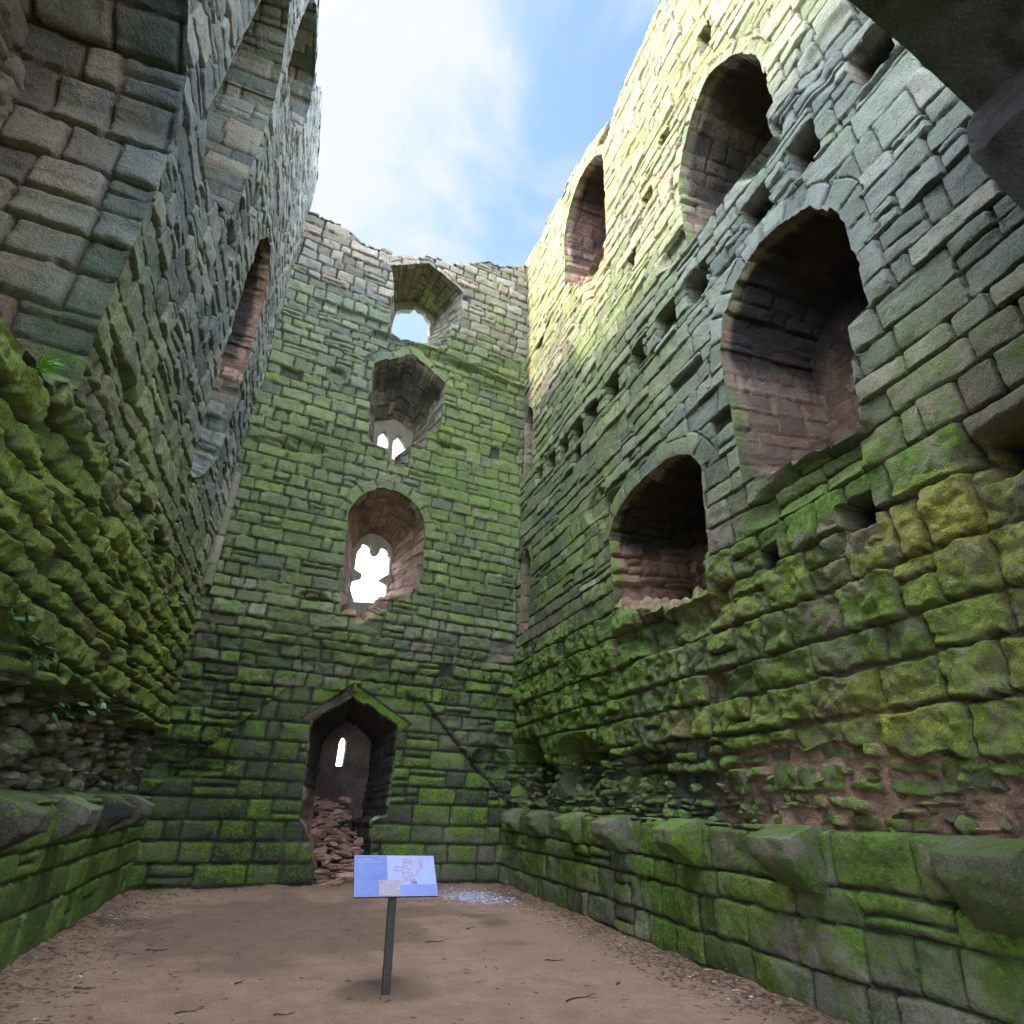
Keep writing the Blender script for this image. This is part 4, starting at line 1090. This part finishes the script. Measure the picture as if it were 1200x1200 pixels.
for row, (n_, hgt) in enumerate(((9, .012), (14, .012))):
    x = -.355; y = .145 - row * .024
    for k in range(n_):
        w_ = rr.uniform(.006, .011); tx.append((x, y, x + w_, y + hgt)); x += w_ + (.004 if rr.random() < .8 else .012)
for row in range(3):
    x = -.345; y = .092 - row * .016
    while x < -.12:
        w_ = rr.uniform(.008, .022); tx.append((x, y, x + w_, y + .004)); x += w_ + .006
for row in range(8):
    x = -.345; y = -.05 - row * .016
    while x < -.19:
        w_ = rr.uniform(.008, .02); tx.append((x, y, x + w_, y + .0035)); x += w_ + .006
flat('lettering', tx, .0112, WHITE)
mp_ = [(-.015, .075, .075, .088), (-.015, .04, .06, .053), (-.015, .053, -.003, .075), (.06, -.02, .072, .04), (.072, -.06, .084, .13), (.084, .12, .15, .132), (.15, .09, .162, .16), (.10, .14, .15, .15),
       (.09, .02, .15, .03), (.15, -.01, .162, .03), (.10, .06, .115, .10), (.125, .05, .15, .07), (.09, -.05, .165, -.038), (.165, -.05, .177, .0), (.18, 0, .20, .012), (.20, .0, .212, .05), (.21, .05, .24, .062),
       (.24, .06, .252, .12), (.252, .04, .262, .16), (.228, .07, .236, .165), (.262, .15, .27, .168), (.045, -.075, .06, -.05), (.09, .155, .14, .168), (.075, .135, .09, .16), (.1, -.03, .13, -.015), (.135, -.02, .145, 0)]
flat('castle_plan', mp_, .0100, MAPL)
flat('plan_key', [(.14, -.085, .195, -.055)], .0102, MAPD)

# ------------------------------------------------------------------ rubble in the doorway
def rock(name, c, sx, sy, sz, seed, mat, parent, at=None, rot=0, sub=3):
    bm = bmesh.new(); bmesh.ops.create_icosphere(bm, subdivisions=sub, radius=1)
    co_ = np.array([v.co[:] for v in bm.verts])
    r = np.random.RandomState(seed)
    # facet it: cut by random planes
    for k in range(15):
        n_ = r.randn(3); n_ /= np.linalg.norm(n_); d = r.uniform(.42, .8)
        s_ = co_ @ n_; over = np.clip(s_ - d, 0, None); co_ = co_ - over[:, None] * n_ * .95
    co_ += .09 * np.stack([vn(co_[:, 0] * 4 + q * 9, co_[:, 1] * 4, co_[:, 2] * 4, seed) - .5 for q in range(3)], 1)
    co_ = co_ * [sx, sy, sz]
    ca, sa = math.cos(rot), math.sin(rot)
    co_ = np.stack([co_[:, 0] * ca - co_[:, 1] * sa, co_[:, 0] * sa + co_[:, 1] * ca, co_[:, 2]], 1) + c
    F = np.array([[v.index for v in f.verts] for f in bm.faces]); bm.free()
    return co_, F
def rocks(name, specs, mat, parent, at):
    Vs, Fs, A1, A2, n_ = [], [], [], [], 0
    for k, s in enumerate(specs):
        v, f = rock(name, *s, mat, parent)
        Vs.append(v); Fs.append(f + n_); n_ += len(v); A1.append(np.full(len(v), (k * .618) % 1)); A2.append(np.full(len(v), (k * .377) % 1))
    a_ = dict(stone=np.ones(n_), rnd=np.concatenate(A1), rnb=np.concatenate(A2)); a_.update({k: np.full(n_, float(v)) for k, v in at.items()})
    return mesh_from(name, np.concatenate(Vs), np.concatenate(Fs), a_, mat, parent, smooth=False)
sp = []
rr = random.Random(9)
for i in range(210):
    t = i / 210.0
    dd_ = rr.uniform(0.0, 1.6); z = -.08 + rr.uniform(0, .25) + dd_ * .85
    uu = rr.uniform(2.95, 3.9) if z < .9 else rr.uniform(2.75, 3.7)
    c = WB.pt(np.array(uu), np.array(min(z, 1.6)), np.array(-.08 - dd_))
    s_ = rr.uniform(.06, .20)
    sp.append((c, s_, s_ * .8, s_ * rr.uniform(.3, .55), i + 7))
ro = rocks('rubble_fill', sp, STONE, dw, dict(moss=-.1, algae=.05, pink=.8, lichen=0, crust_shade=.10)); ro['label'] = 'pinkish fallen stones filling the doorway foot'

# rubble packed in the eroded band above the ledges: each wall's own core stones
def band(W, u0, u1, z0, z1_, n_, seed, dep, parent, at, smin=.06, smax=.16):  # angular core stones
    rr = random.Random(seed); sp = []
    for i in range(n_):
        u = rr.uniform(u0, u1); z = rr.uniform(z0, z1_)
        s_ = rr.uniform(smin, smax)
        c = W.pt(np.array(u), np.array(z), np.array(-dep * rr.uniform(.3, 1.0)))
        sp.append((c, s_, s_ * rr.uniform(.6, 1.1), s_ * rr.uniform(.45, .8), seed * 100 + i, ))
    sp = [(c, a, b, d, s) for (c, a, b, d, s) in sp]
    return rocks('core_rubble', sp, STONE, parent, at)
band(WL, -5, 5.2, 1.42, 2.3, 230, 3, .55, left, dict(moss=.42, algae=.3, pink=.35, lichen=0, crust_shade=.42), .05, .13)
band(WR, 4.2, 8.7, 1.42, 2.2, 110, 4, .6, right, dict(moss=.45, algae=.3, pink=.25, lichen=0, crust_shade=.4), .05, .13)
band(WR, -5, 4.4, 1.40, 1.9, 120, 6, .07, right, dict(moss=.55, algae=.6, pink=.3, lichen=.3, crust_shade=.0), .05, .11)

# ------------------------------------------------------------------ loose things on the floor
def scatter(name, pts, mat, sz0, sz1, flatn, seed, label):
    r = np.random.RandomState(seed); n_ = len(pts)
    base = np.array([(-1, -.6, 0), (1, -.5, 0), (.8, .7, 0), (-.7, .6, 0), (0, 0, 1.)])
    fb = np.array([(0, 1, 4), (1, 2, 4), (2, 3, 4), (3, 0, 4), (0, 3, 2), (0, 2, 1)])
    s = r.uniform(sz0, sz1, n_); a = r.uniform(0, 6.28, n_); fl = r.uniform(.3, 1, n_) * flatn; el = r.uniform(.6, 2.0, n_)
    x = base[None, :, 0] * s[:, None] * el[:, None]; y = base[None, :, 1] * s[:, None]; z = base[None, :, 2] * (s * fl)[:, None]
    tl = r.uniform(-.5, .5, n_)[:, None]
    z = z + x * tl * flatn
    X = x * np.cos(a)[:, None] - y * np.sin(a)[:, None] + pts[:, 0][:, None]; Y = x * np.sin(a)[:, None] + y * np.cos(a)[:, None] + pts[:, 1][:, None]; Z = z + pts[:, 2][:, None]
    V3 = np.stack([X, Y, Z], -1).reshape(-1, 3); F = (fb[None] + 5 * np.arange(n_)[:, None, None]).reshape(-1, 3)
    o_ = mesh_from(name, V3, F, dict(rnd=np.repeat(r.rand(n_), 5)), mat, None, smooth=False)
    tag(o_, label, None, None, 'stuff'); return o_
def chipmat(name, stops, rough=.85):
    m = NT(name); rn = m.attr('rnd'); cr_ = m.n('ShaderNodeValToRGB'); m.l(rn, cr_.inputs[0]); cr_.color_ramp.interpolation = 'CONSTANT'
    e_ = cr_.color_ramp.elements
    for i, (p, c) in enumerate(stops):
        x = e_[i] if i < 2 else e_.new(p)
        x.position = p; x.color = (*c, 1)
    m.l(cr_.outputs[0], m.b.inputs['Base Color']); m.b.inputs['Roughness'].default_value = rough
    return m.m
def gz(x, y):
    x = np.asarray(x, float); y = np.asarray(y, float)
    xl = -1.75 + (y - 7.7) * .03; xr = 4.72 + (y - 4.8) * .037
    eg = np.minimum(np.minimum(x - xl, xr - x), 13.1 - y)
    return .03 * fbm(x, y, .5, 3, 5) + .012 * fbm(x, y, 4, 4, 6) - .012 + .05 * (1 - sst(0, .5, eg)) * (1 + fbm(x, y, 3, 3, 8))
r = np.random.RandomState(3)
n_ = 700
px_ = r.normal(4.0, .30, n_); py_ = r.normal(12.0, .42, n_)
scatter('white_gravel', np.stack([px_, py_, gz(px_, py_)], 1), chipmat('gravel', [(0, (.36, .39, .52)), (.4, (.24, .26, .36)), (.75, (.42, .44, .55))], .5), .010, .026, .7, 4, 'small patch of pale bluish gravel by the far right corner')
# leaf litter, thick along the walls
pts = []
for i in range(9000):
    y = r.uniform(3, 13); e_ = abs(r.normal(0, .28))
    if r.rand() < .6: x = 4.68 + (y - 4.8) * .037 - e_
    elif r.rand() < .8: x = -1.75 + (y - 7.7) * .03 + e_ * 1.3
    else: x = r.uniform(-1.5, 5); y = 12.9 + (x + 1.6) * .09 - e_ * .8
    pts.append((x, y))
for i in range(700): pts.append((r.uniform(-1.7, 4.9), r.uniform(3.5, 13)))
pts = np.array(pts); zz = gz(pts[:, 0], pts[:, 1])
scatter('leaf_litter', np.stack([pts[:, 0], pts[:, 1], zz + .002], 1), chipmat('litter', [(0, (.10, .055, .03)), (.35, (.06, .04, .028)), (.6, (.18, .11, .06)), (.8, (.25, .17, .11)), (.9, (.09, .03, .02)), (.975, (.40, .37, .35))]), .006, .026, .3, 5, 'brown leaf litter and chips strewn along the foot of the walls')
# twigs
TW = simple('twig_bark', (0.05, 0.03, 0.02), .9, nsc=60, var=.4)
def twig(x, y, ln, ang, seed, label):
    rr = random.Random(seed); n_ = 9; ring = 6
    def tube(p0, a0, ln, r0, n_):
        pts = []; a = a0; p = np.array(p0, float)
        for k in range(n_):
            pts.append(p.copy()); a += rr.uniform(-.28, .28)
            p = p + np.array([math.cos(a), math.sin(a), 0]) * ln / (n_ - 1)
        V_, F_ = [], []
        for k, q in enumerate(pts):
            rad = r0 * (1 - .65 * k / (n_ - 1)); zq = float(gz(q[0], q[1])) + rad + .004 * math.sin(k)
            t = pts[min(k + 1, n_ - 1)] - pts[max(k - 1, 0)]; t /= np.linalg.norm(t); nn = np.array([-t[1], t[0], 0])
            for j in range(ring):
                b_ = 6.283 * j / ring; V_.append(np.array([q[0], q[1], zq]) + rad * (math.cos(b_) * nn + math.sin(b_) * np.array([0, 0, 1])))
        for k in range(n_ - 1):
            for j in range(ring): F_.append((k * ring + j, k * ring + (j + 1) % ring, (k + 1) * ring + (j + 1) % ring, (k + 1) * ring + j))
        return V_, F_, pts
    V_, F_, pts = tube((x, y, 0), ang, ln, .007, n_)
    V2, F2, _ = tube(pts[4], ang + rr.choice((-.8, .8)), ln * .35, .004, 5)
    F_ += [tuple(i + len(V_) for i in f) for f in F2]; V_ += V2
    o_ = mesh_from('fallen_twig', np.array(V_), F_, {}, TW)
    return tag(o_, label, 'twig', 'twigs lying on the earth floor')
for i, (x, y, ln, an, lb) in enumerate([
    (2.83, 5.82, .42, .55, 'longest dark twig lying forked on the bare earth to the right of the board post'),
    (3.25, 7.2, .22, .1, 'short twig in the open floor beyond the post towards the right ledge'),
    (3.55, 6.2, .18, .6, 'small twig near the leaf litter at the foot of the right ledge'),
    (2.2, 8.3, .30, -.2, 'thin twig on the open floor right of the post, half way to the far wall'),
    (-.25, 6.25, .2, .15, 'thin twig at the near left edge of the floor'),
    (.15, 7.0, .14, .9, 'tiny twig left of the post on the open floor'),
    (.45, 6.05, .16, -.3, 'little twig in the foreground left of the post'),
    (-.75, 8.4, .2, .3, 'twig lying near the left ledge half way along the floor'),
    (2.9, 8.9, .24, .9, 'twig between the post and the gravel patch'),
    (-1.1, 7.1, .18, -.5, 'twig beside the leaf litter under the left ledge')]):
    twig(x, y, ln, an, 50 + i, lb)

# ------------------------------------------------------------------ plants on the walls
def blades(name, c, out, n_, ln, seed, mat, label, cat, wid=.006, up=.6):
    rr = random.Random(seed); V_, F_ = [], []
    out = np.array(out, float)
    for b in range(n_):
        a = rr.gauss(0, 1); side = np.cross(out, [0, 0, 1])
        d = out * rr.uniform(.3, 1) + side * a * .7 + np.array([0, 0, up * rr.uniform(.4, 1.6)]); d /= np.linalg.norm(d)
        l = ln * rr.uniform(.5, 1.1); p = np.array(c) + side * rr.uniform(-.04, .04) + np.array([0, 0, rr.uniform(-.03, .03)])
        wv = np.cross(d, [rr.uniform(-1, 1), rr.uniform(-1, 1), 1]); wv /= np.linalg.norm(wv)
        base = len(V_)
        for k in range(5):
            t = k / 4; ww = wid * (1 - t) ** .7
            V_.append(p - wv * ww); V_.append(p + wv * ww)
            p = p + d * l / 4; d = d + np.array([0, 0, -.28]); d /= np.linalg.norm(d)
        for k in range(4): F_.append((base + 2 * k, base + 2 * k + 1, base + 2 * k + 3, base + 2 * k + 2))
    o_ = mesh_from(name, np.array(V_), F_, {}, mat)
    return tag(o_, label, cat)
GR = simple('fresh_grass', (0.16, 0.36, 0.05), .6, nsc=20, var=.3, bump=0)
FERN = simple('ivy_leaf', (0.03, 0.075, 0.02), .45, nsc=20, var=.35, bump=0)
c = WL.pt(np.array(-3.42), np.array(4.12), np.array(.06))
blades('grass_tuft', c, WL.n, 70, .17, 3, GR, 'bright green grass tuft growing from the left wall edge under the nearest opening', 'grass tuft')
def leafy(c, out, n_, seed, label):
    rr = random.Random(seed); V_, F_ = [], []
    out = np.array(out, float)
    for b in range(n_):
        p = np.array(c) + np.array([rr.gauss(0, .03), rr.gauss(0, .10), rr.gauss(0, .06)]) + out * rr.uniform(0, .12)
        nrm = out * .6 + np.array([0, 0, .8]) + np.array([rr.gauss(0, .3) for _ in range(3)]); nrm /= np.linalg.norm(nrm)
        t = np.cross(nrm, [rr.gauss(0, 1), rr.gauss(0, 1), .2]); t /= np.linalg.norm(t); s_ = np.cross(nrm, t); L_ = rr.uniform(.03, .06)
        o_ = [(-1, 0), (-.5, .6), (.1, .75), (.45, .35), (1, 0), (.45, -.35), (.1, -.75), (-.5, -.6)]
        base = len(V_); V_.append(p + nrm * .006)
        for (a, bb) in o_: V_.append(p + t * a * L_ + s_ * bb * L_)
        for k in range(8): F_.append((base, base + 1 + k, base + 1 + (k + 1) % 8))
    o_ = mesh_from('ivy_sprig', np.array(V_), F_, {}, FERN)
    return tag(o_, label, 'ivy sprig', 'ivy sprigs in the left wall')
leafy(WL.pt(np.array(-1.72), np.array(2.42), np.array(.06)), WL.n, 26, 5, 'broad leaved sprig hanging over the dark hollow low in the left wall')
leafy(WL.pt(np.array(-0.55), np.array(2.12), np.array(.04)), WL.n, 18, 6, 'small sprig in the rubble just above the left ledge, further from the camera')
for (Wq, u, z, n_, sd, lb) in ((WL, -2.35, 2.62, 22, 7, 'dark sprig drooping in front of the hollow at the left edge of the left wall'),
                              (WL, .55, 2.35, 16, 8, 'tiny sprig in the moss of the left wall close to the far corner'),
):
    leafy(Wq.pt(np.array(u), np.array(z), np.array(.05)), Wq.n, n_, sd, lb)
GRD = simple('dry_grass', (0.16, 0.17, 0.06), .7, nsc=20, var=.3, bump=0)
for (Wq, tp, u, sd, lb) in ((WB, top_back, 6.0, 21, 'wispy grass on the far wall head at its right end'), (WB, top_back, 1.75, 22, 'wispy grass on the far wall head at the dip near the left'),
                            (WB, top_back, 2.2, 23, 'low weeds on the far wall head just left of the topmost window'), (WR, top_right, 5.2, 24, 'tuft of weeds on the right wall head above its highest recess')):
    blades('weed_tuft', Wq.pt(np.array(u), np.array(float(tp(u)) + .02), np.array(-.15)), (0, -.2, 0), 26, .22, sd, GRD, lb, 'weeds', .008, 1.6)
bpy.context.view_layer.update()
